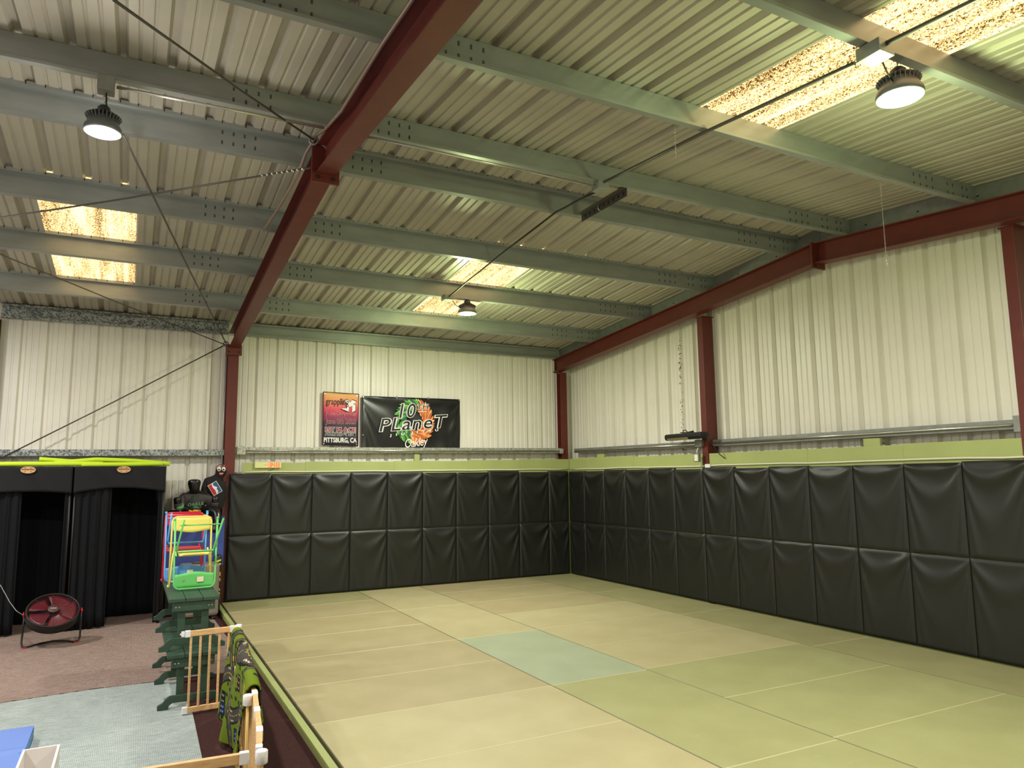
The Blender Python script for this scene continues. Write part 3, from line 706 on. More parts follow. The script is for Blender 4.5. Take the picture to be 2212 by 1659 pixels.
# ------------------------------------------------------------------ banners on the back wall
def XZ(x, y, z): # local x -> world x, local y -> world z, facing -y
    return Matrix(((1,0,0,x),(0,0,-1,y),(0,1,0,z),(0,0,0,1)))
def ramp_mat(name, stops, axis_z=(2.26,3.11)):
    m = bpy.data.materials.new(name); m.use_nodes = True; nt = m.node_tree; b = nt.nodes['Principled BSDF']; b.inputs['Roughness'].default_value = .55
    tc = nt.nodes.new('ShaderNodeTexCoord'); sp = nt.nodes.new('ShaderNodeSeparateXYZ'); nt.links.new(tc.outputs['Object'], sp.inputs[0])
    mr = nt.nodes.new('ShaderNodeMapRange'); mr.inputs['From Min'].default_value = axis_z[0]; mr.inputs['From Max'].default_value = axis_z[1]
    nt.links.new(sp.outputs['Z'], mr.inputs['Value']); r = nt.nodes.new('ShaderNodeValToRGB')
    e = r.color_ramp.elements; e[0].position, e[0].color = stops[0][0], lin(stops[0][1])+(1,); e[1].position, e[1].color = stops[-1][0], lin(stops[-1][1])+(1,)
    for p, c in stops[1:-1]: k = e.new(p); k.color = lin(c)+(1,)
    nt.links.new(mr.outputs['Result'], r.inputs['Fac']); nt.links.new(r.outputs['Color'], b.inputs['Base Color']); MATS[name] = m; return m
YP = .195
t = thing('banner', 'small red and yellow tournament banner hanging on the back wall', 'banner', (-4.155,YP,2.685), 'wall banners')
M_pst = ramp_mat('sunset_print', [(0,(34,30,44)),(.42,(48,38,60)),(.56,(160,48,88)),(.70,(226,72,92)),(.86,(238,150,96)),(1,(238,190,110))], (-.42,.42))
mb = MB(); mb.grid(16, 20, lambda a,b: (-.287+.574*a+.012*(1-b)*0, .006*sin(9*a+3*b), -.42+.845*b-.012*a))
mb.build('cloth', M_pst, t, solid=.002)
M_ink = mat('black_print', (16,14,16), .6); M_wht = mat('white_print', (240,236,232), .55); M_crim = mat('crimson_print', (150,24,56), .55); M_pink = mat('faded_pink_print', (236,140,150), .6)
mb = MB()
for a,b in (((-.287,-.42),(.287,-.432)),((.287,-.432),(.287,.413)),((.287,.413),(-.287,.425)),((-.287,.425),(-.287,-.42))): mb.bar((a[0],-.004,a[1]),(b[0],-.004,b[1]),.006,.012,up=(0,0,1) if a[1]*b[1]>0 else (1,0,0))
mb.build('hem', mat('dark_red_hem', (70,20,30), .6), t)
def duo(nm, s, z, w, h, m1, m2, x=0, off=.006, y=-.009, **k):
    text(nm, s, m2, t, XZ(x,y,z), w, h, offset=off, extrude=.0005, **k); return text(nm, s, m1, t, XZ(x,y-.0025,z), w, h, extrude=.0005, **k)
duo('lettering', 'grappling', .262, .37, .135, M_ink, mat('grey_print',(170,120,120),.6), -.06, .002)
# angular mark right of the word
mb = MB(); X_ = [(.03,.30),(.11,.325),(.145,.275),(.18,.325),(.255,.30),(.255,.285),(.20,.25),(.245,.235),(.245,.135),(.185,.10),(.185,.21),(.165,.215),(.165,.20),(.125,.20),(.125,.11),(.0,.155),(.0,.165),(.09,.17),(.09,.235),(.115,.245)]
mb.prism(X_, (0,-.0085,0), (1,0,0), (0,0,1), (0,-.001,0)); mb.build('emblem_outline', M_ink, t)
mb = MB(); c = (.145,.215); mb.prism([(c[0]+(a-c[0])*.90, c[1]+(b-c[1])*.90) for a,b in X_], (0,-.0105,0), (1,0,0), (0,0,1), (0,-.001,0)); mb.build('emblem', M_wht, t)
duo('lettering', 'Jiu Jitsu Championships', .08, .49, .085, M_pink, mat('mauve_print',(190,90,110),.6), 0, .001)
duo('lettering', 'June 8th 2025', -.052, .48, .10, M_ink, M_pink, 0, .005)
duo('lettering', '1ST PLACE', -.172, .49, .075, M_crim, M_wht, 0, .005, bold=.03)
duo('lettering', 'ADULT NO-GI TEAM', -.243, .49, .05, M_ink, M_wht, 0, .004, bold=.02)
text('lettering', 'PITTSBURG, CA', M_wht, t, XZ(0,-.009,-.345), .53, .092, extrude=.0005, bold=.03)
mb = MB()
for x,z in ((-.265,.40),(.262,.385),(-.265,-.40),(.26,-.405)): mb.lathe([(.010,-.004),(.010,.004)], (x,-.006,z), 10, 'Y')
mb.build('grommets', M_chrome, t)

t = thing('banner', 'large black vinyl banner with green and orange leaf ring and outlined lettering', 'banner', (-2.945,YP-.01,2.635), 'wall banners')
M_bv = mat('glossy_black_banner', (24,24,26), .28, spec=.6)
def bn(a, b):
    x = -.868+1.736*a; z = -.435+.87*b-.0*a+(.0125*a-.0*b)
    s = .5+.5*sin(5.0*math.log1p(((1-b)*2.2)/(4*a*(1-a)*.9+.08))*1.7+.6)
    return (x, -.022*s*(1-b*.2)*sin(pi*a)**.4 + .006*sin(20*a+8*b), z)
mb = MB(); mb.grid(60, 36, bn); mb.build('vinyl_sheet', M_bv, t, solid=.002)
YL = -.036
# ring of leaves
cx, cz, R_ = .022, .035, .30
greens = [mat('leaf_green_%s' % n, c, .5) for n, c in (('light',(150,205,92)),('mid',(86,158,66)),('deep',(34,92,58)))]
orns = [mat('petal_%s' % n, c, .5) for n, c in (('light',(246,190,130)),('mid',(232,140,68)),('deep',(190,96,48)))]
def leaf(mb, x, z, ang, L, w, y):
    pts = [(-.5,0),(-.3,.32),(0,.5),(.3,.34),(.5,0),(.3,-.34),(0,-.5),(-.3,-.32)]
    ca, sa = cos(ang), sin(ang)
    mb.face([(x+(px*L*ca-pz*w*sa), y, z+(px*L*sa+pz*w*ca)) for px,pz in pts])
rnd = random.Random(5)
for name, mats_, a0, a1 in (('green_leaves', greens, 75, 255), ('orange_petals', orns, 262, 438)):
    mb = MB(); k = 0
    for ring in range(3):
        for i in range(22):
            a = radians(a0+(a1-a0)*(i+rnd.random()*.6)/22); r = R_*(.62+.19*ring)+rnd.uniform(-.01,.01)
            if ring < 2 and abs(sin(a)) < .1: continue
            mb.mi = k%3; leaf(mb, cx+r*cos(a), cz+r*sin(a)*1.12, a+pi/2-.7+rnd.uniform(-.2,.2), .17, .046, YL-.0012*ring-.0003*(k%3)); k += 1
    mb.build(name, mats_, t, recalc=False)
M_bp = mat('black_letter_fill', (22,22,24), .35)
def out(s, x, z, w, h, shear, off=.007, y=YL-.006, rot=.07):
    m = XZ(x,y,z) @ Matrix.Rotation(rot, 4, 'Z'); m2 = XZ(x,y-.0025,z) @ Matrix.Rotation(rot, 4, 'Z')
    text('lettering', s, M_wht, t, m, w, h, shear=shear, offset=off, extrude=.0005, spacing=1.08, bold=.02); text('lettering', s, M_bp, t, m2, w, h, shear=shear, extrude=.0005, spacing=1.08, bold=.005)
out('10', -.105, .215, .30, .235, .25, .009)
out('TH', .175, .29, .20, .085, .25, .006)
mb = MB(); mb.hull8([(.08,YL-.006,.195),(.24,YL-.006,.210),(.24,YL-.008,.210),(.08,YL-.008,.195),(.08,YL-.006,.204),(.24,YL-.006,.219),(.24,YL-.008,.219),(.08,YL-.008,.204)]); mb.build('underline', M_wht, t)
out('PLaneT', .015, .01, 1.22, .215, .25, .010, rot=.085)
m = XZ(.02,YL-.010,-.155) @ Matrix.Rotation(.125, 4, 'Z')
text('lettering', 'J I U  J I T S U', M_wht, t, m, .87, .052, shear=.1, extrude=.0005, bold=.035, spacing=1.5)
m = XZ(.06,YL-.010,-.33) @ Matrix.Rotation(.14, 4, 'Z')
text('lettering', 'Oakley', M_wht, t, m, .41, .19, shear=.35, extrude=.0005, spacing=.9)
mb = MB()
for x,z in ((-.85,.42),(-.28,.43),(.28,.435),(.85,.43),(-.85,-.42),(0,-.42),(.85,-.40),(-.85,-.2)): mb.lathe([(.010,-.004),(.010,.004)], (x,-.008,z), 10, 'Y')
mb.build('grommets', M_chrome, t)
mb = MB()
for x in (-.28,.28): mb.tube([(x,-.01,.43),(x+.005,.0,.46),(x-.005,.02,.455)], .004, 5)
mb.tube([(.85,-.01,-.42),(.90,0,-.43),(.92,.03,-.40)], .003, 5); mb.build('ties', M_black, t)
# ------------------------------------------------------------------ rugs
def rug(name, pts, m, label, z0, th=.006):
    cx = sum(p[0] for p in pts)/len(pts); cy = sum(p[1] for p in pts)/len(pts)
    mb = MB(); mb.prism([(x-cx,y-cy) for x,y in pts], (0,0,0), (1,0,0), (0,1,0), (0,0,th)); o = mb.build(name, m, None, loc=(cx,cy,z0)); tag(o, label, 'rug'); return o
rug('woven_rug', [(-9.6,.1),(-6.06,.1),(-6.0,-3.2),(-6.01,-3.80),(-6.67,-3.82),(-7.3,-3.80),(-7.98,-3.88),(-9.6,-4.1)], M_rug1, 'brown ribbed woven rug in front of the dressing booths', FL)
rug('woven_rug', [(-9.6,-4.12),(-7.98,-3.90),(-7.3,-3.82),(-6.63,-3.84),(-6.575,-4.98),(-6.59,-6.2),(-6.61,-8.2),(-9.6,-8.4)], M_rug2, 'pale blue grey woven rug in the bottom left corner', FL, .005)

# ------------------------------------------------------------------ dressing booths
def curtain(name, x0, x1, y0, y1, z0, z1, folds, amp, m, parent, seed=0, gather=0.):
    rnd = random.Random(seed); ph = rnd.uniform(0,6); ph2 = rnd.uniform(0,6)
    d = Vector((x1-x0, y1-y0, 0)); n = Vector((-d.y, d.x, 0)).normalized()
    def f(a, b):
        aa = a + gather*sin(pi*a)*(b-.5)*.2
        p = Vector((x0,y0,0))+d*aa
        w = amp*(sin(2*pi*folds*a+ph+.5*sin(3*b))+.4*sin(2*pi*folds*2.3*a+ph2))*(.55+.45*(1-b))
        return (p.x+n.x*w, p.y+n.y*w, z0+(z1-z0)*b)
    mb = MB(); mb.grid(max(12,int(folds*12)), 12, f); return mb.build(name, m, parent, solid=.004)
def booth(x0, x1, yf, yb, label, signx, ox0, ox1, seed, sagl):
    t = thing('dressing_booth', label, 'changing booth', ((x0+x1)/2,(yf+yb)/2,FL+.006), 'black dressing booths'); L = Vector(t.location); H = 1.909-FL
    X = lambda x: x-L.x; Y = lambda y: y-L.y
    mb = MB(); r = .012
    for x in (x0+.015,x1-.015):
        for y in (yf+.02,yb-.02): mb.tube([(X(x),Y(y),0),(X(x),Y(y),H-.012)], r, 8)
    for y in (yf+.02,yb-.02): mb.tube([(X(x0)+.015,Y(y),H-.015),(X(x1)-.015,Y(y),H-.015)], r, 8)
    for x in (x0+.015,x1-.015): mb.tube([(X(x),Y(yf)+.02,H-.015),(X(x),Y(yb)-.02,H-.015)], r, 8)
    mb.build('frame', M_black, t)
    curtain('back_curtain', X(x0)+.03, X(x1)-.03, Y(yb)-.05, Y(yb)-.05, .01, H-.03, 6, .012, M_fab, t, seed)
    for x, nm in ((x0+.03,'side_curtain'),(x1-.03,'side_curtain')):
        curtain(nm, X(x), X(x), Y(yf)+.04, Y(yb)-.08, .02, H-.02, 3, .010, M_fab, t, seed+3)
    curtain('front_curtain', X(x0)+.02, X(ox0), Y(yf)+.03, Y(yf)+.03, .015, H-.05, max(2,int((ox0-x0)/.085)), .020, M_fab, t, seed+5)
    curtain('front_curtain', X(ox1), X(x1)-.005, Y(yf)+.02, Y(yf)+.02, .015, H-.04, 1.6, .010, M_fab, t, seed+8)
    # arched valance
    def f(a, b):
        arch = sagl*(1-(2*a-1)**2)
        zb = H-.325+arch; z = zb+(H+.005-zb)*b
        return (X(x0)+.0+(x1-x0)*a, Y(yf)-.012+.008*sin(9*a+2*b+seed)*(1-b)+.004*sin(23*a+5*b), z)
    mb = MB(); mb.grid(40, 10, f); mb.build('valance', M_fab2, t, solid=.005)
    # roof cloth
    mb = MB(); mb.grid(6, 6, lambda a,b: (X(x0)+(x1-x0)*a, Y(yf)-.01+(yb-yf)*b, H+.004-.01*sin(pi*a)*sin(pi*b))); mb.build('roof_cloth', M_fab, t, solid=.004)
    s = MB(); s.lathe([(1,-.006),(1,.006)], (0,0,0), 28, 'Y')
    for v in s.bm.verts: v.co.x *= .078; v.co.z *= .042
    sg = s.build('sign', mat('tan_wood_sign', (214,170,122), .55, rgb2=(196,148,100), nscale=14), t, loc=(X(signx),Y(yf)-.03,H-.035))
    text('lettering', 'Dressing Room', M_ink, sg, XZ(0,-.0075,.004), .135, .022, extrude=.0005, bold=.015)
    for x,z in ((-.03,.026),(.03,.024),(-.03,-.022),(.032,-.022)):
        mb = MB(); mb.box((x-.010,-.0078,z-.003),(x+.010,-.006,z+.002)); mb.build('flourish', M_ink, sg)
    return t
booth(-8.72, -7.735, -.84, .02, 'left black dressing booth behind the floor fan', -8.198, -8.25, -7.80, 2, .03)
booth(-7.715, -6.69, -.84, .02, 'right black dressing booth beside the dummies, its curtain drawn to the left', -7.178, -7.30, -6.765, 11, .06)
# pool noodles on top
G_n = 'lime green pool noodles'
def noodle(pts, label):
    P = []
    for i in range(17):
        u = i/16*(len(pts)-1); k = min(int(u), len(pts)-2); w = u-k; w = w*w*(3-2*w)*.4+w*.6; P.append(Vector(pts[k]).lerp(Vector(pts[k+1]), w))
    mb = MB(); mb.tube(P, .030, 14); o = mb.build('pool_noodle', M_lime); tag(o, label, 'pool noodle', G_n)
ZT = 1.955
noodle([(-8.12,-.60,2.015),(-7.75,-.57,1.985),(-7.35,-.50,1.957)], 'lime green pool noodle with its raised end above the left booth sign')
noodle([(-8.9,-.70,ZT-.005),(-8.2,-.70,ZT),(-7.8,-.72,ZT+.0),(-7.42,-.74,ZT)], 'lime green pool noodle lying along the front edge of the left booth')
noodle([(-7.95,-.62,ZT+.012),(-7.5,-.64,ZT+.055),(-7.1,-.64,ZT+.04),(-6.64,-.62,ZT+.000)], 'lime green pool noodle arching over the right booth and sticking out at its corner')
noodle([(-7.65,-.78,ZT-.012),(-7.2,-.77,ZT-.010),(-6.73,-.75,ZT)], 'lime green pool noodle lying lowest along the front of the right booth')

# ------------------------------------------------------------------ drum fan
t = thing('drum_fan', 'dark red and black drum floor fan tilted up on a tube stand', 'fan', (-7.79,-1.62,FL+.006))
ZC = .352
nrm = Vector((.09,-.58,.81)).normalized()
q = nrm.to_track_quat('Z','X').to_matrix().to_4x4()
ux = Vector((1,0,.03)); ux = (ux-nrm*ux.dot(nrm)).normalized(); uy = nrm.cross(ux)
FM = Matrix(((ux.x,uy.x,nrm.x,0),(ux.y,uy.y,nrm.y,0),(ux.z,uy.z,nrm.z,ZC),(0,0,0,1)))
def fan_part(mb, name, m, **k):
    for v in mb.bm.verts: v.co = FM @ v.co
    return mb.build(name, m, t, **k)
R0 = .255
mb = MB(); mb.lathe([(R0-.012,.045),(R0,.05),(R0+.006,.045),(R0,.03),(R0-.003,-.045),(R0+.004,-.055),(R0-.012,-.055),(R0-.014,.04),(R0-.012,.045)], n=48, caps=False); fan_part(mb, 'drum', M_black)
mb = MB()
for k in range(1,18): mb.tube([(R0*k/18*cos(a),R0*k/18*sin(a),.058-.012*(k/18)**2) for a in [2*pi*j/40 for j in range(40)]], .0009, 4, closed=True)
for k in range(8):
    a = 2*pi*k/8+.1; mb.tube([(.05*cos(a),.05*sin(a),.058),(R0*cos(a),R0*sin(a),.046)], .002, 4)
fan_part(mb, 'grille', mat('grille_wire', (88,48,48), .3, .4))
mb = MB(); mb.lathe([(.055,.048),(.055,.064),(.045,.068),(.001,.068)], n=24); hb = fan_part(mb, 'grille_cap', mat('dark_grey_cap', (64,58,58), .4))
mb = MB(); mb.box((-.03,-.006,.068),(.03,.006,.0695)); fan_part(mb, 'badge', mat('salmon_badge', (236,120,110), .4))
for k in range(5):
    mb = MB(); a0 = 2*pi*k/5
    mb.grid(6, 6, lambda a,b: ((.05+.185*a)*cos(a0+(b-.5)*(1.1+.1*a)), (.05+.185*a)*sin(a0+(b-.5)*(1.1+.1*a)), .015+.035*(b-.5))); fan_part(mb, 'blade', mat('maroon_blade', (96,24,36), .4), solid=.003)
mb = MB(); mb.lathe([(.06,.02),(.06,-.03),(.05,-.045),(.001,-.05)], n=20); fan_part(mb, 'motor', M_black)
mb = MB()
for k in range(1,12): mb.tube([(R0*k/12*cos(a),R0*k/12*sin(a),-.053) for a in [2*pi*j/32 for j in range(32)]], .0015, 4, closed=True)
fan_part(mb, 'rear_grille', M_black)
yq = .02
mb = MB(); mb.tube([(-.268,yq,ZC),(-.272,yq,.20),(-.276,yq-.01,.06),(-.262,yq-.05,.02),(-.22,yq-.055,.014),(-.10,yq+.08,.016),(.0,yq+.15,.016),(.10,yq+.11,.016),(.22,yq+.0,.014),(.258,yq-.0,.025),(.272,yq+.02,.06),(.274,yq+.02,.2),(.270,yq+.01,ZC)], .010, 10); mb.build('stand', M_black, t)
for x in (-.275,.277):
    mb = MB(); mb.lathe([(.012,-.010),(.018,0),(.012,.010)], (x,yq-.005,ZC), 8, 'X'); mb.box((x-.006,yq-.011,ZC-.028),(x+.006,yq,ZC+.028)); mb.build('knob', mat('red_plastic', (196,30,44), .4), t, bevel=.002)
for x,y in ((-.24,yq-.06),(.24,yq-.01)):
    mb = MB(); mb.box((x-.022,y-.012,0),(x+.022,y+.012,.014)); mb.build('foot_pad', MATS['red_plastic'], t, bevel=.003)
tube_thing('power_cord', [(-8.07,-1.60,.285),(-8.14,-1.55,.33),(-8.22,-1.45,.42),(-8.32,-1.35,.58),(-8.55,-1.1,.85)], .004, M_galvd, 'thin grey power cord rising from the fan to the left', 'power cord')

# ------------------------------------------------------------------ two stacked green benches
def bench(x0, x1, y0, y1, zb, H, label):
    t = thing('bench', label, 'bench', ((x0+x1)/2,(y0+y1)/2,zb), 'green benches'); L = Vector(t.location); W = x1-x0; D = y1-y0
    n = 3; g = .004
    for k in range(n):
        a = -W/2+k*W/n; mb = MB(); mb.box((a+g/2,-D/2,H-.03),(a+W/n-g/2,D/2,H)); mb.build('top_board', M_green, t, bevel=.004)
    for y in (-D/2+.03, .05, D/2-.12):
        f = MB()
        # rail under the top, posts and a shaped foot
        f.box((-W/2+.035,y-.014,H-.105),(W/2-.035,y+.014,H-.031)); r = f.build('rail', M_green, t, bevel=.003)
        mb = MB()
        for x in (-W/2+.06,-W/2+.085,W/2-.085,W/2-.06): mb.lathe([(.006,-.0165),(.006,-.014)], (x,y,H-.07), 8, 'Y')
        mb.build('screws', M_chrome, r)
        for x in (-.09,.09):
            mb = MB(); mb.box((x-.028,y+.0145,.05),(x+.028,y+.034,H-.032)); mb.build('leg', M_green, t, bevel=.003)
        w = W/2+.055
        half = [(w,0),(w,.03),(w-.03,.05),(w-.062,.085),(w-.09,.10)]
        poly = [(-w,0),(-w+.075,0),(-w+.085,.03),(-w+.11,.045),(w-.11,.045),(w-.085,.03),(w-.075,0),(w,0),(w,.035),(w-.035,.052),(w-.062,.085),(w-.085,.10),(-w+.085,.10),(-w+.062,.085),(-w+.035,.052),(-w,.035)]
        mb = MB(); mb.prism(poly, (0,y-.014,0), (1,0,0), (0,0,1), (0,.028,0)); mb.build('foot', M_green, t, bevel=.003)
    return t
bench(-6.765, -6.375, -4.80, -3.17, FL+.006, .415, 'lower dark green bench standing on the rugs with another bench on top')
bench(-6.770, -6.375, -4.66, -2.98, FL+.006+.415, .415, 'upper dark green bench stacked on the lower one, carrying the coloured folding chairs')

# ------------------------------------------------------------------ stacked children's folding chairs
def folding_chair(x, y, zb, m, name, inverted, label, W=.33, H=.63, tilt=0.):
    """local frame: x across, y depth, z up.  Upright: backrest at the top."""
    t = thing('folding_chair', label, 'folding chair', (x,y,zb), 'folded children\'s chairs'); sd = .17 if name == 'green' else .09; sx_ = .022 if name == 'green' else 0
    t.rotation_euler = (radians(tilt),0,0)
    Z = (lambda z: H-z) if inverted else (lambda z: z)
    r = .0085; R = .05
    def U(w, z0, z1, y0, y1, rad):  # legs from z0 up to a rounded bridge at z1
        pts = [(-w/2-.008,y0,Z(z0)),(-w/2,y0+(y1-y0)*.8,Z(z1-rad*1.2))]
        for k in range(1,6):
            a = pi-k*pi/10; pts.append((-w/2+rad+rad*cos(a), y1, Z(z1-rad+rad*sin(a))))
        for k in range(6,11):
            a = pi-k*pi/10; pts.append((w/2-rad+rad*cos(a), y1, Z(z1-rad+rad*sin(a))))
        pts += [(w/2,y0+(y1-y0)*.8,Z(z1-rad*1.2)),(w/2+.008,y0,Z(z0))]; return pts
    s = -1 if inverted else 1
    mb = MB(); mb.tube(U(W,.0,H-.004,0,.03*s,R), r, 10); mb.build('back_frame', m, t)
    # rear leg frame crossing behind
    mb = MB(); wl = W*.92
    mb.tube([(-wl/2-.02*s+sx_,-sd,Z(.012)),(-wl/2,-.015,Z(.27)),(-wl/2+.012,.02,Z(.34))], r*.95, 10); mb.tube([(wl/2+.02+sx_*1.5,-sd,Z(.012)),(wl/2,-.015,Z(.27)),(wl/2-.012,.02,Z(.34))], r*.95, 10)
    mb.tube([(-wl/2-.01+sx_,-sd*.8,Z(.06)),(wl/2+.01+sx_,-sd*.8,Z(.06))], r*.7, 8); mb.build('leg_frame', m, t)
    # backrest panel
    h0 = H-.13; h1 = H-.012
    def bk(a, b):
        e = .018*sin(pi*a)*sin(pi*a); zz = h0-e+(h1-h0+e)*b
        return ((a-.5)*(W-.012), .030*s-.012*sin(pi*a)*s, Z(zz))
    mb = MB(); mb.grid(18, 5, bk); bp = mb.build('backrest', m, t, solid=.008)
    st = MB(); zc = (h0+h1)/2-.01; st.box((.02,-.022-(.0 if inverted else 0),Z(zc)-.022),(.075,-.0195,Z(zc)+.022))
    if inverted:
        st2 = st.build('sticker', mat('cream_sticker', (232,222,190), .5), bp)
        for v in st2.data.vertices: v.co.y += -.012
        mb = MB()
        for xx in (-.09,.125): mb.lathe([(.008,-.002),(.008,.002)], (xx,-.030,Z(zc)), 10, 'Y')
        mb.build('rivets', M_chrome, bp)
    else: st.bm.free()
    # seat seen nearly edge-on
    zs = .30
    pts = []
    for k in range(24):
        a = 2*pi*k/24; cx_ = (abs(cos(a))**.45)*(1 if cos(a)>0 else -1); sy_ = (abs(sin(a))**.45)*(1 if sin(a)>0 else -1)
        pts.append((W*.43*cx_, -.02+.10*sy_, Z(zs+.010*sy_)))
    mb = MB(); mb.tube(pts, r*.9, 8, closed=True)
    mb.build('seat_frame', m, t)
    mb = MB(); mb.face([Vector(p)+Vector((0,0,0.002*s)) for p in pts]); mb.build('seat', m, t, solid=.006)
    mb = MB()
    for xx in (-W/2-.010, W/2+.010): mb.lathe([(.0105,-.012),(.0105,.012)], (xx,0,Z(.012)), 8, 'Z')
    mb.build('foot_caps', m, t)
    return t
C_g = mat('bright_green_enamel', (104,196,104), .35); C_y = mat('bright_yellow_enamel', (240,222,116), .35); C_b = mat('sky_blue_enamel', (96,164,226), .35); C_r = mat('raspberry_red_enamel', (206,32,58), .35)
ZB = FL+.006+.83
folding_chair(-6.600,-3.42, ZB+.001, C_r, 'red', False, 'red folding chair standing upright at the back of the stack on the green bench', .34, .655)
folding_chair(-6.590,-3.56, ZB+.010, C_b, 'blue', True, 'sky blue folding chair turned upside down, second from the back of the stack', .345, .66)
folding_chair(-6.565,-3.93, ZB+.001, C_y, 'yellow', False, 'yellow folding chair standing upright behind the green one', .335, .635)
folding_chair(-6.545,-4.16, ZB+.010, C_g, 'green', True, 'green folding chair turned upside down at the front of the stack', .335, .625)

# ------------------------------------------------------------------ blue crash block, air conditioner, rolled bag
t = tag(MB().box((-.36,-.20,-.335),(.36,.20,.335)).build('crash_block', [mat('royal_blue_vinyl', (58,76,152), .5, bump=.05, bscale=30)], None, bevel=.012, loc=(-6.27,-.28,.895)), 'royal blue foam block behind the folding chairs, with the dummies on top', 'foam block')
mb = MB(); mb.box((-.34,-.17,-.31),(.34,.17,.31)); o = mb.build('storage_crate', M_black, None, bevel=.01, loc=(-6.28,-.26,.246)); tag(o, 'black crate under the blue foam block, mostly hidden by the air conditioner', 'crate')
t = thing('portable_air_conditioner', 'taupe grey portable air conditioner on casters behind the green benches', 'air conditioner', (-6.235,-.80,FL+.006))
M_ac = mat('taupe_plastic', (128,118,106), .45)
mb = MB(); mb.box((-.235,-.16,.05),(.235,.16,.715)); mb.build('body', M_ac, t, bevel=.035)
mb = MB(); mb.lathe([(.07,.0),(.085,.012),(.06,.018),(.001,.018)], (-.02,0,.716), 24); mb.build('handle', mat('dark_taupe_plastic', (84,76,68), .45), t)
mb = MB(); mb.box((-.12,-.163,.30),(-.05,-.160,.42)); mb.build('vent', M_black, t)
for x in (-.19,.19):
    for y in (-.12,.12):
        mb = MB(); mb.lathe([(.022,-.012),(.022,.012)], (x,y,.022), 12, 'X'); mb.box((x-.008,y-.008,.02),(x+.008,y+.008,.055)); mb.build('caster', M_black, t)
t = thing('rolled_bag', 'black rolled bag with yellow zigzag marks beside the wall pads', 'training bag', (-5.99,-.56,FL+.006))
mb = MB(); mb.lathe([(.045,0),(.05,.02),(.05,.76),(.035,.79),(.001,.79)], n=20); mb.build('body', M_vinyl, t)
mb = MB(); Yl = mat('warning_yellow_print', (226,214,60), .5)
def band(z0, z1, a0, a1, th=.022, n=6):
    for k in range(n):
        p = []
        for (kk) in (k, k+1):
            a = a0+(a1-a0)*kk/n; z = z0+(z1-z0)*kk/n; p.append((.0515*cos(a), .0515*sin(a), z))
        mb.face([p[0],p[1],(p[1][0],p[1][1],p[1][2]+th),(p[0][0],p[0][1],p[0][2]+th)])
for z0,z1 in ((.69,.71),(.64,.66),(.59,.50),(.50,.54),(.54,.43),(.43,.46),(.38,.31),(.33,.26)): band(z0, z1, radians(235), radians(318))
mb.build('zigzag_print', Yl, t)

# ------------------------------------------------------------------ grappling dummies
RS_ = 1.22
def skin(name, nodes, edges, m, parent, sub=2):
    bm = bmesh.new(); vs = [bm.verts.new(n[0]) for n in nodes]
    for a,b in edges: bm.edges.new((vs[a],vs[b]))
    me = bpy.data.meshes.new(name); bm.to_mesh(me); bm.free(); me.materials.append(m)
    o = bpy.data.objects.new(name, me); COL.objects.link(o); o.parent = parent
    md = o.modifiers.new('skin','SKIN'); md.use_smooth_shade = True
    for i, n in enumerate(nodes):
        r = n[1]; r = r if isinstance(r, tuple) else (r, r)
        sv = me.skin_vertices[0].data[i]; sv.radius = (r[0]*RS_, r[1]*RS_); sv.use_root = (i == 0)
    s = o.modifiers.new('sub','SUBSURF'); s.levels = sub; s.render_levels = sub
    return o
M_leather = mat('black_leather', (20,20,20), .3, 0, bump=.15, bscale=60, spec=.6)
M_tee = mat('charcoal_rash_guard', (70,62,64), .75, 0, bump=.1, bscale=25); M_teef = mat('dark_green_front_panel', (48,56,46), .75)
t = thing('grappling_dummy', 'black leather grappling dummy sitting on the blue block in a charcoal shirt', 'grappling dummy', (-6.30,-.32,1.232))
nodes = [((0,.02,.09),(.10,.085)),((0,.03,.18),(.105,.08)),((.0,.03,.27),(.135,.08)),((0,.02,.335),(.075,.06)),((0,-.01,.355),(.055,.055)),((-.01,-.05,.395),(.062,.066)),((-.015,-.05,.475),(.080,.082)),((-.015,-.045,.520),(.066,.068)),
 ((-.13,.02,.285),.052),((-.185,-.02,.20),.043),((-.20,-.09,.125),.040),((-.215,-.14,.19),.040),((-.222,-.15,.245),.047),((-.225,-.15,.285),.032),
 ((.14,.02,.285),.055),((.215,-.01,.20),.046),((.245,-.08,.13),.043),((.25,-.15,.19),.038),((.255,-.16,.245),.043),((.255,-.16,.28),.03),
 ((-.08,-.04,.06),.072),((-.11,-.20,.085),.062),((-.05,-.27,.04),.052),((.03,-.30,-.07),.042),((.05,-.33,-.11),.038),
 ((.09,-.03,.06),.075),((.23,-.16,.075),.062),((.285,-.23,.06),.054),((.28,-.27,-.05),.046),((.25,-.28,-.16),.045),((.245,-.32,-.20),.035)]
edges = [(0,1),(1,2),(2,3),(3,4),(4,5),(5,6),(6,7),(2,8),(8,9),(9,10),(10,11),(11,12),(12,13),(2,14),(14,15),(15,16),(16,17),(17,18),(18,19),(0,20),(20,21),(21,22),(22,23),(23,24),(0,25),(25,26),(26,27),(27,28),(28,29),(29,30)]
skin('body', nodes, edges, M_leather, t)
sh = [((0,.02,.06),(.125,.098)),((0,.03,.18),(.140,.096)),((.0,.03,.265),(.165,.098)),((0,.02,.325),(.105,.078)),((-.14,.02,.27),.076),((-.185,-.02,.20),.060),((-.20,-.09,.125),.052),((-.213,-.135,.18),.046),((-.218,-.145,.212),.044),((.15,.02,.27),.078),((.215,-.01,.20),.062),((.245,-.08,.13),.055),((.25,-.145,.185),.045),((.253,-.155,.21),.043)]
se = [(0,1),(1,2),(2,3),(2,4),(4,5),(5,6),(6,7),(7,8),(2,9),(9,10),(10,11),(11,12),(12,13)]
skin('shirt', sh, se, M_tee, t)
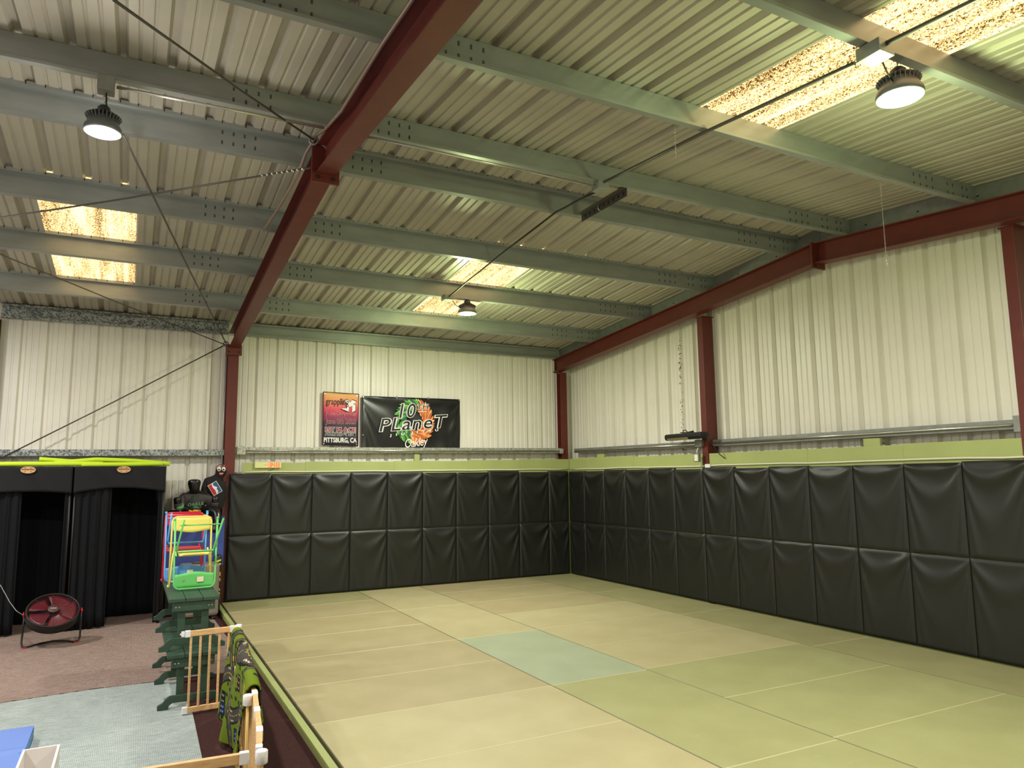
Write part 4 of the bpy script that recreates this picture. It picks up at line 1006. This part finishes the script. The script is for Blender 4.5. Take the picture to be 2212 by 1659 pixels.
mb = MB(); mb.grid(8, 8, lambda a,b: ((a-.5)*(.23-.10*b), .028-.142*math.sqrt(1-((a-.5)*.23/.20)**2)+.034*b*b-.003*sin(14*a+3*b), .070+.225*b)); mb.build('front_panel', M_teef, t, solid=.004)
m = XZ(.01,-.124,.178)
mm = mat('mint_print', (120,178,124), .6)
text('lettering', 'OAKLE', mm, t, m @ Matrix.Rotation(.1,4,'Z'), .20, .040, extrude=.0008, spacing=1.1)
mb = MB()
for k in range(3):
    z = .128+.009*k; mb.box((-.05+.012*k,-.121,z),(.055-.012*k,-.117,z+.004))
mb.build('shirt_mark', mm, t)
mb = MB(); mb.lathe([(.052,0),(.054,.03),(.050,.06)], (0,0,0), 16)
for v in mb.bm.verts: v.co = Matrix.Translation((-.188,-.105,.125)) @ Matrix.Rotation(.6,4,'X') @ v.co
lab(mb.build('sleeve_panel', mat('mint_green_sleeve', (98,160,110), .7), t), 'mint green patch on the sleeve')

t = thing('grappling_dummy', 'black cloth dummy with big white eyes and red mouth leaning behind the seated dummy', 'grappling dummy', (-6.03,-.17,1.232))
nodes = [((.03,.03,.05),(.08,.055)),((.03,.03,.18),(.10,.06)),((.02,.03,.34),(.125,.065)),((.01,.03,.48),(.12,.06)),((.05,.025,.545),(.06,.045)),((.080,.02,.605),(.098,.072)),((.083,.02,.675),(.104,.072)),
 ((-.10,.03,.48),.052),((-.135,.02,.37),.048),((-.12,-.0,.24),.042),((-.09,-.02,.17),.038),((.10,.05,.44),.045),((.115,.05,.28),.04),((.105,.03,.17),.035)]
edges = [(0,1),(1,2),(2,3),(3,4),(4,5),(5,6),(3,7),(7,8),(8,9),(9,10),(3,11),(11,12),(12,13)]
skin('body', nodes, edges, mat('black_canvas', (20,19,22), .8), t)
hc = Vector((.080,.02,.655)); fy = -.086
mb = MB(); mb.tube([(hc.x+.072*cos(a), hc.y-.006, hc.z+.052*sin(a)+.014) for a in [radians(0+190*k/12) for k in range(13)]], .006, 6); lab(mb.build('piping', mat('dark_red_piping', (150,22,40), .6), t), 'dark red edge piping')
for dx in (-.030,.030):
    mb = MB(); mb.lathe([(.001,-.006),(.023,-.004),(.026,.004)], (0,0,0), 18, 'Y')
    for v in mb.bm.verts: v.co.z *= 1.3
    e = mb.build('eye', mat('eye_white', (236,228,214), .4), t, loc=(hc.x+dx-.008,hc.y+fy-.012,hc.z+.0))
    mb = MB(); mb.lathe([(.001,-.003),(.011,-.002),(.012,.002)], (.0,-.006,-.004), 14, 'Y'); mb.build('pupil', M_ink, e)
    mb = MB(); mb.tube([(-.016,-.002,.044),(0,-.004,.050),(.016,-.002,.045)], .002, 5); mb.build('eyebrow', MATS['eye_white'], e)
mb = MB(); mb.prism([(-.030,.008),(-.025,-.014),(-.008,-.026),(.010,-.025),(.024,-.012),(.030,.008)], (hc.x-.008,hc.y+fy-.010,hc.z-.060), (1,0,0), (0,0,1), (0,-.004,0)); mo = mb.build('mouth', mat('lip_red', (196,24,44), .5), t)
mb = MB(); mb.box((hc.x-.034,hc.y+fy-.016,hc.z-.062),(hc.x+.018,hc.y+fy-.014,hc.z-.055)); mb.build('teeth', MATS['eye_white'], mo)
# red and blue patch
pm = Matrix.Translation((-.0,-.055,.385)) @ Matrix.Rotation(-.55,4,'Y')
def pp(mb, poly, y):
    mb.face([pm @ Vector((x,y,z)) for x,z in poly])
mb = MB(); pp(mb, [(-.066,-.085),(.066,-.085),(.066,.085),(-.066,.085)], 0); pc = mb.build('patch', M_wht, t, solid=.002, recalc=False)
mb = MB(); pp(mb, [(-.060,-.079),(-.02,-.079),(-.01,-.02),(-.022,.03),(-.008,.079),(-.060,.079)], -.003); mb.build('patch_field', mat('patch_red', (190,40,56), .6), pc, recalc=False)
mb = MB(); pp(mb, [(.000,-.079),(.060,-.079),(.060,.079),(.012,.079),(.0,.045),(.02,.02),(.035,.0),(.015,-.02),(.02,-.05)], -.003); mb.build('patch_field', mat('patch_blue', (40,88,132), .6), pc, recalc=False)

# black duffel bag and yellow ladder slats on the block
t = thing('duffel_bag', 'black bag with a yellow stripe lying left of the seated dummy on the blue block', 'bag', (-6.56,-.36,1.232))
mb = MB(); mb.grid(20, 12, lambda a,b: (.115*cos(2*pi*a)*sin(pi*b)*.9, .085*sin(2*pi*a)*sin(pi*b), .052-.052*cos(pi*b)+.0)); mb.build('body', M_fab, t)
mb = MB(); mb.bar((-.09,-.088,.045),(.09,-.088,.058),.004,.016); mb.bar((-.09,-.091,.018),(.09,-.091,.032),.004,.010); lab(mb.build('stripe', mat('yellow_slat', (240,186,20), .45), t), 'yellow stripe')
t = thing('agility_ladder', 'folded yellow agility ladder slats across the lap of the seated dummy', 'agility ladder', (-6.23,-.64,1.285))
for k, (x0,z0,x1,z1) in enumerate(((-.155,.050,-.035,.010),(-.10,.048,-.01,.040),(-.07,.018,.085,-.035),(.06,-.04,.13,-.052))):
    mb = MB(); d = Vector((x1-x0,0,z1-z0)); mb.bar((x0,.02-.01*k,z0),(x1,.02-.01*k,z1),.05,.016 if k != 2 else .026); sl = mb.build('slat', MATS['yellow_slat'], t, bevel=.002)
    mb = MB(); c = Vector((x0,.02-.01*k,z0)).lerp(Vector((x1,.02-.01*k,z1)), .82); mb.box((c.x-.012,c.y-.0265,c.z-.005),(c.x+.008,c.y-.0252,c.z+.005)); mb.build('slot', M_ink, sl)

# ------------------------------------------------------------------ wooden play gates
ZG = .625   # gate height
def gate(p, q, label, nb=5, hinge=True, capL=False):
    p = Vector((p[0],p[1],FL+.006)); q = Vector((q[0],q[1],FL+.006)); d = q-p; L = d.length; a = math.atan2(d.y, d.x)
    t = thing('play_gate', label, 'play gate', tuple(p), 'wooden play gates', rz=a)
    mb = MB(); mb.box((0.03,-.013,ZG-.042),(L-.03,.013,ZG)); mb.build('top_rail', M_wood, t, bevel=.003)
    mb = MB(); mb.box((0.03,-.013,.012),(L-.03,.013,.052)); mb.build('bottom_rail', M_wood, t, bevel=.003)
    for k in range(nb):
        x = .045+(L-.09)*(k/(nb-1))
        mb = MB(); mb.box((x-.0085,-.008,.052),(x+.0085,.008,ZG-.042)); mb.build('bar', M_wood, t, bevel=.0025)
    for z in (ZG-.046,.006):
        for x0,x1 in ((0.0,.04),(L-.04,L)):
            mb = MB(); mb.box((x0,-.0155,z),(x1,.0155,z+.050)); mb.build('corner_sleeve', M_white, t, bevel=.003)
    return t
def knuckle(x, y, g):
    d = Vector((x-g.location.x, y-g.location.y, 0)); d.rotate(Euler((0,0,-g.rotation_euler.z)))
    for z in (ZG-.052,.004):
        if g is g2 and z > .1: continue
        mb = MB(); mb.lathe([(.022,0),(.026,.003),(.026,.052),(.022,.056)], (d.x,d.y,z), 20); mb.build('hinge', M_white, g)
    mb = MB(); mb.tube([(d.x,d.y,.03),(d.x,d.y,ZG-(.12 if g is g2 else .03))], .0085, 8); mb.build('hinge_rod', mat('brass_rod', (214,178,110), .4), g)
GP = [(-6.655,-4.985),(-6.285,-4.955),(-6.335,-5.83),(-6.42,-6.98),(-6.455,-7.30),(-6.49,-7.62),(-6.53,-7.87)]
g1 = gate(GP[0], GP[1], 'small wooden play gate panel in front of the green benches')
g2 = gate(GP[1], GP[2], 'wooden play gate panel under the far half of the play rug', 6)
g3 = gate(GP[2], GP[3], 'wooden play gate panel under the near half of the play rug', 7)
gate(GP[3], GP[4], 'short wooden play gate panel just in front of the play rug', 4)
gate(GP[4], GP[5], 'short wooden play gate panel, second in front of the play rug', 4)
gate(GP[5], GP[6], 'short wooden play gate panel beside the nearest corner hinge', 3)
g7 = gate((-6.575,-7.90), (-7.70,-7.83), 'long wooden play gate panel along the bottom edge of the picture', 9)
knuckle(-6.255,-4.935, g1)
knuckle(-6.375,-5.80, g2)
knuckle(-6.462,-7.02, g3)
knuckle(-6.525,-7.915, g7)
mb = MB(); mb.box((-.014,-.012,-.02),(.008,.012,.02)); mb.box((-.024,-.006,-.006),(-.014,.006,.006)); mb.build('latch', M_white, g1, bevel=.002, loc=(-.012,0,ZG-.02))

# ------------------------------------------------------------------ road-map play rug draped over the gates
def road_color(u, v):
    """u along the gate 0..1.62 m, v across the rug 0..1.15 m"""
    G = (164,178,66); RD = (134,132,128)
    def roads():
        yield abs(v-(.34+.09*sin(u*5.2))) , .062
        yield abs(v-(.80+.06*sin(u*4.1+1))), .06
        yield abs(u-(.30+.10*sin(v*6))), .06
        yield abs(u-(.86+.09*sin(v*5+2))), .062
        yield abs(u-(1.34+.05*sin(v*7+1))), .04
        yield abs(math.hypot(u-.58,(v-.62))-.15), .04
    best = min((d-w for d,w in roads()))
    if best < 0:
        dmin = min(roads(), key=lambda q: q[0]-q[1])
        if dmin[0] < .0045 and int((u+v)*32)%2 == 0: return (222,206,120)
        if best > -.009: return (50,58,36)
        if -.030 < best < -.020 and int((u*1.3+v)*7)%5 == 0: return (220,210,190)
        return RD
    if best < .007: return (44,70,30)
    for (cu,cv,w,h,c) in ((.12,.12,.06,.05,(40,104,160)),(.12,.21,.06,.05,(60,60,90)),(.55,.14,.07,.05,(150,40,48)),(1.1,.12,.06,.06,(40,104,160)),(.60,.62,.05,.06,(150,36,44)),(1.12,.56,.05,.07,(120,40,50)),(.1,.55,.05,.05,(60,90,170)),(1.5,.2,.05,.05,(150,40,48)),(.55,1.02,.06,.05,(60,90,170)),(1.12,1.0,.06,.05,(150,40,48)),(1.5,.62,.05,.06,(226,196,60)),(.35,.56,.04,.03,(226,200,60))):
        if abs(u-cu) < w and abs(v-cv) < h:
            if abs(u-cu) > w-.007 or abs(v-cv) > h-.007: return (34,20,30)
            if int(u*70)%3 == 0 and int(v*70)%3 == 0: return (226,218,206)
            return c
    k = (int(u*11), int(v*11)); rn = random.Random(k[0]*131+k[1]*17)
    cu, cv = (k[0]+.3+.4*rn.random())/11, (k[1]+.3+.4*rn.random())/11
    if rn.random() < .6:
        d = math.hypot((u-cu)*1.0,(v-cv)*1.8)
        if d < .022: return (40,116,50)
        if d < .028: return (20,50,24)
    return G
def top_at(s):   # point on the gate line, s metres from the far end of the rug
    P = [Vector((-6.30,-5.22,0)), Vector((-6.335,-5.83,0)), Vector((-6.418,-6.93,0))]
    d1 = (P[1]-P[0]).length
    return P[0].lerp(P[1], s/d1) if s < d1 else P[1].lerp(P[2], min(1.05,(s-d1)/(P[2]-P[1]).length))
t = thing('play_rug', 'green road-map play rug draped over the wooden gates', 'play rug', (-6.36,-6.0,FL+.006)); L = Vector(t.location)
SL_, VL, VT, VR = 1.70, .70, .07, .34
NU, NV = 230, 150
bm = bmesh.new(); cl = bm.loops.layers.color.new('Col'); V = []; UVc = []
for i in range(NU+1):
    row = []
    for j in range(NV+1):
        s = SL_*i/NU; v = (VL+VT+VR)*j/NV
        base = top_at(s); lift = ZG+.016
        # left side hangs towards the carpet, the right side is short
        q = s/SL_; lf = VL*(.93-.20*q)
        if v < VL:
            k = 1-v/VL; dz = lf*k
            fold = (.020+.030*k)*sin(7.5*s+2.2*k+.5)+.012*k*sin(19*s+1)
            fold *= (.35+.65*sin(pi*min(1,q*1.3)))
            off = -.036-.07*k*(1-q)-fold*.8; yo = .05*k*(1-q)+.30*k*q**2
            z = lift-.012-dz+.0
            p = Vector((base.x+off, base.y+yo, z))
        elif v < VL+VT:
            a = (v-VL)/VT*pi; p = Vector((base.x-.034*cos(a), base.y, lift-.012+.028*sin(a)+.006*sin(14*s)))
        else:
            k = (v-VL-VT)/VR; p = Vector((base.x+.036+.018*k+.018*k*sin(9*s+1), base.y, lift-.012-VR*k*(.75+.25*sin(2*s+.3))))
        p.z = max(p.z, .012+.004*sin(30*s))
        row.append(bm.verts.new(p-Vector((L.x,L.y,0))))
    V.append(row)
for i in range(NU):
    for j in range(NV):
        f = bm.faces.new((V[i][j],V[i+1][j],V[i+1][j+1],V[i][j+1])); f.smooth = True
        c = lin(road_color(SL_*(i+.5)/NU, (VL+VT+VR)*(j+.5)/NV))+(1,)
        for l in f.loops: l[cl] = c
me = bpy.data.meshes.new('pile'); bm.to_mesh(me); bm.free(); me.materials.append(vcol_mat('play_rug_pile', .95))
o = bpy.data.objects.new('pile', me); COL.objects.link(o); o.parent = t
k = o.modifiers.new('solid','SOLIDIFY'); k.thickness = .008; k.offset = 0

# ------------------------------------------------------------------ bottom left: blue folding mat and white storage boxes
M_bm = mat('light_blue_vinyl', (110,138,206), .4, 0, bump=.15, bscale=7)
t = thing('folding_play_mat', 'light blue vinyl mat lying on the rug in the bottom left corner', 'play mat', (-7.945,-5.555,FL+.005))
mb = MB(); mb.grid(30, 30, lambda a,b: (-.32+.655*a, -.62+1.155*b, .085+.004*sin(3*a+5*b)+.010*math.exp(-((b-.62+.06*a)/.02)**2)-.012*math.exp(-((b-.60+.06*a)/.012)**2)*(.6+.4*sin(40*a)))); mb.build('cover', M_bm, t, recalc=False)
mb = MB(); mb.box((-.32,-.62,0),(.335,.535,.0795)); mb.build('core', mat('teal_vinyl_side', (62,128,190), .45), t, bevel=.006)
M_mel = mat('white_melamine', (226,220,214), .4)
def bin_(x0,x1,y0,y1,z1,label):
    t = thing('storage_box', label, 'storage box', ((x0+x1)/2,(y0+y1)/2,FL+.005), 'white storage boxes'); w=(x1-x0)/2; d=(y1-y0)/2; h=z1-FL-.005; th=.014
    for nm,a,b in (('front_panel',(-w,-d,0),(w,-d+th,h)),('back_panel',(-w,d-th,0),(w,d,h)),('side_panel',(-w,-d+th+.0005,0),(-w+th,d-th-.0005,h)),('side_panel',(w-th,-d+th+.0005,0),(w,d-th-.0005,h)),('bottom_panel',(-w+th,-d+th,.0),(w-th,d-th,.01))):
        mb = MB(); mb.box(a,b); mb.build(nm, M_mel, t, bevel=.002)
bin_(-7.58,-7.39,-6.75,-5.99,.155,'white open storage box beside the light blue mat')
bin_(-8.10,-7.60,-6.98,-6.55,.235,'white open storage box at the very bottom left corner')
# ------------------------------------------------------------------ lights, sky, camera
def disk(x, y, z, r, w, col=(1,.97,.95)):
    l = bpy.data.lights.new('lamp_light', 'AREA'); l.shape = 'DISK'; l.size = 2*r*.78; l.energy = w; l.color = col
    o = bpy.data.objects.new('lamp_light', l); COL.objects.link(o); o.location = (x,y,z-.012); return o
LW = 112
for (x,y,z,r,*_) in LAMPS:
    disk(x, y, z, r, LW)
    l = bpy.data.lights.new('added_fill', 'POINT'); l.energy = 21 if x < -6 else 62; l.shadow_soft_size = r*.7; l.color = (1,.95,.88) if x < -6 else (.80,1,.46)  # added point light lifts ceiling and walls; lime tint stands in for green bounce
    o = bpy.data.objects.new('added_fill', l); COL.objects.link(o); o.location = (x,y,z-.16)
w = bpy.data.worlds.new('World'); SC.world = w; w.use_nodes = True
bg = w.node_tree.nodes['Background']; bg.inputs['Color'].default_value = (1,.93,.80,1); bg.inputs['Strength'].default_value = 3.2

cam = bpy.data.cameras.new('Camera'); co = bpy.data.objects.new('Camera', cam); COL.objects.link(co)
cam.sensor_fit = 'HORIZONTAL'; cam.sensor_width = 36; cam.lens = 1566.1167*36/2212; cam.clip_start = .05
co.rotation_mode = 'XYZ'; co.rotation_euler = (1.698484, 0.011110, -0.479630); co.location = (-7.08484, -11.37707, 1.72946)
SC.camera = co
vs = SC.view_settings; vs.view_transform = 'Standard'; vs.look = 'None'; vs.exposure = .08; vs.gamma = 1.; vs.use_curve_mapping = False
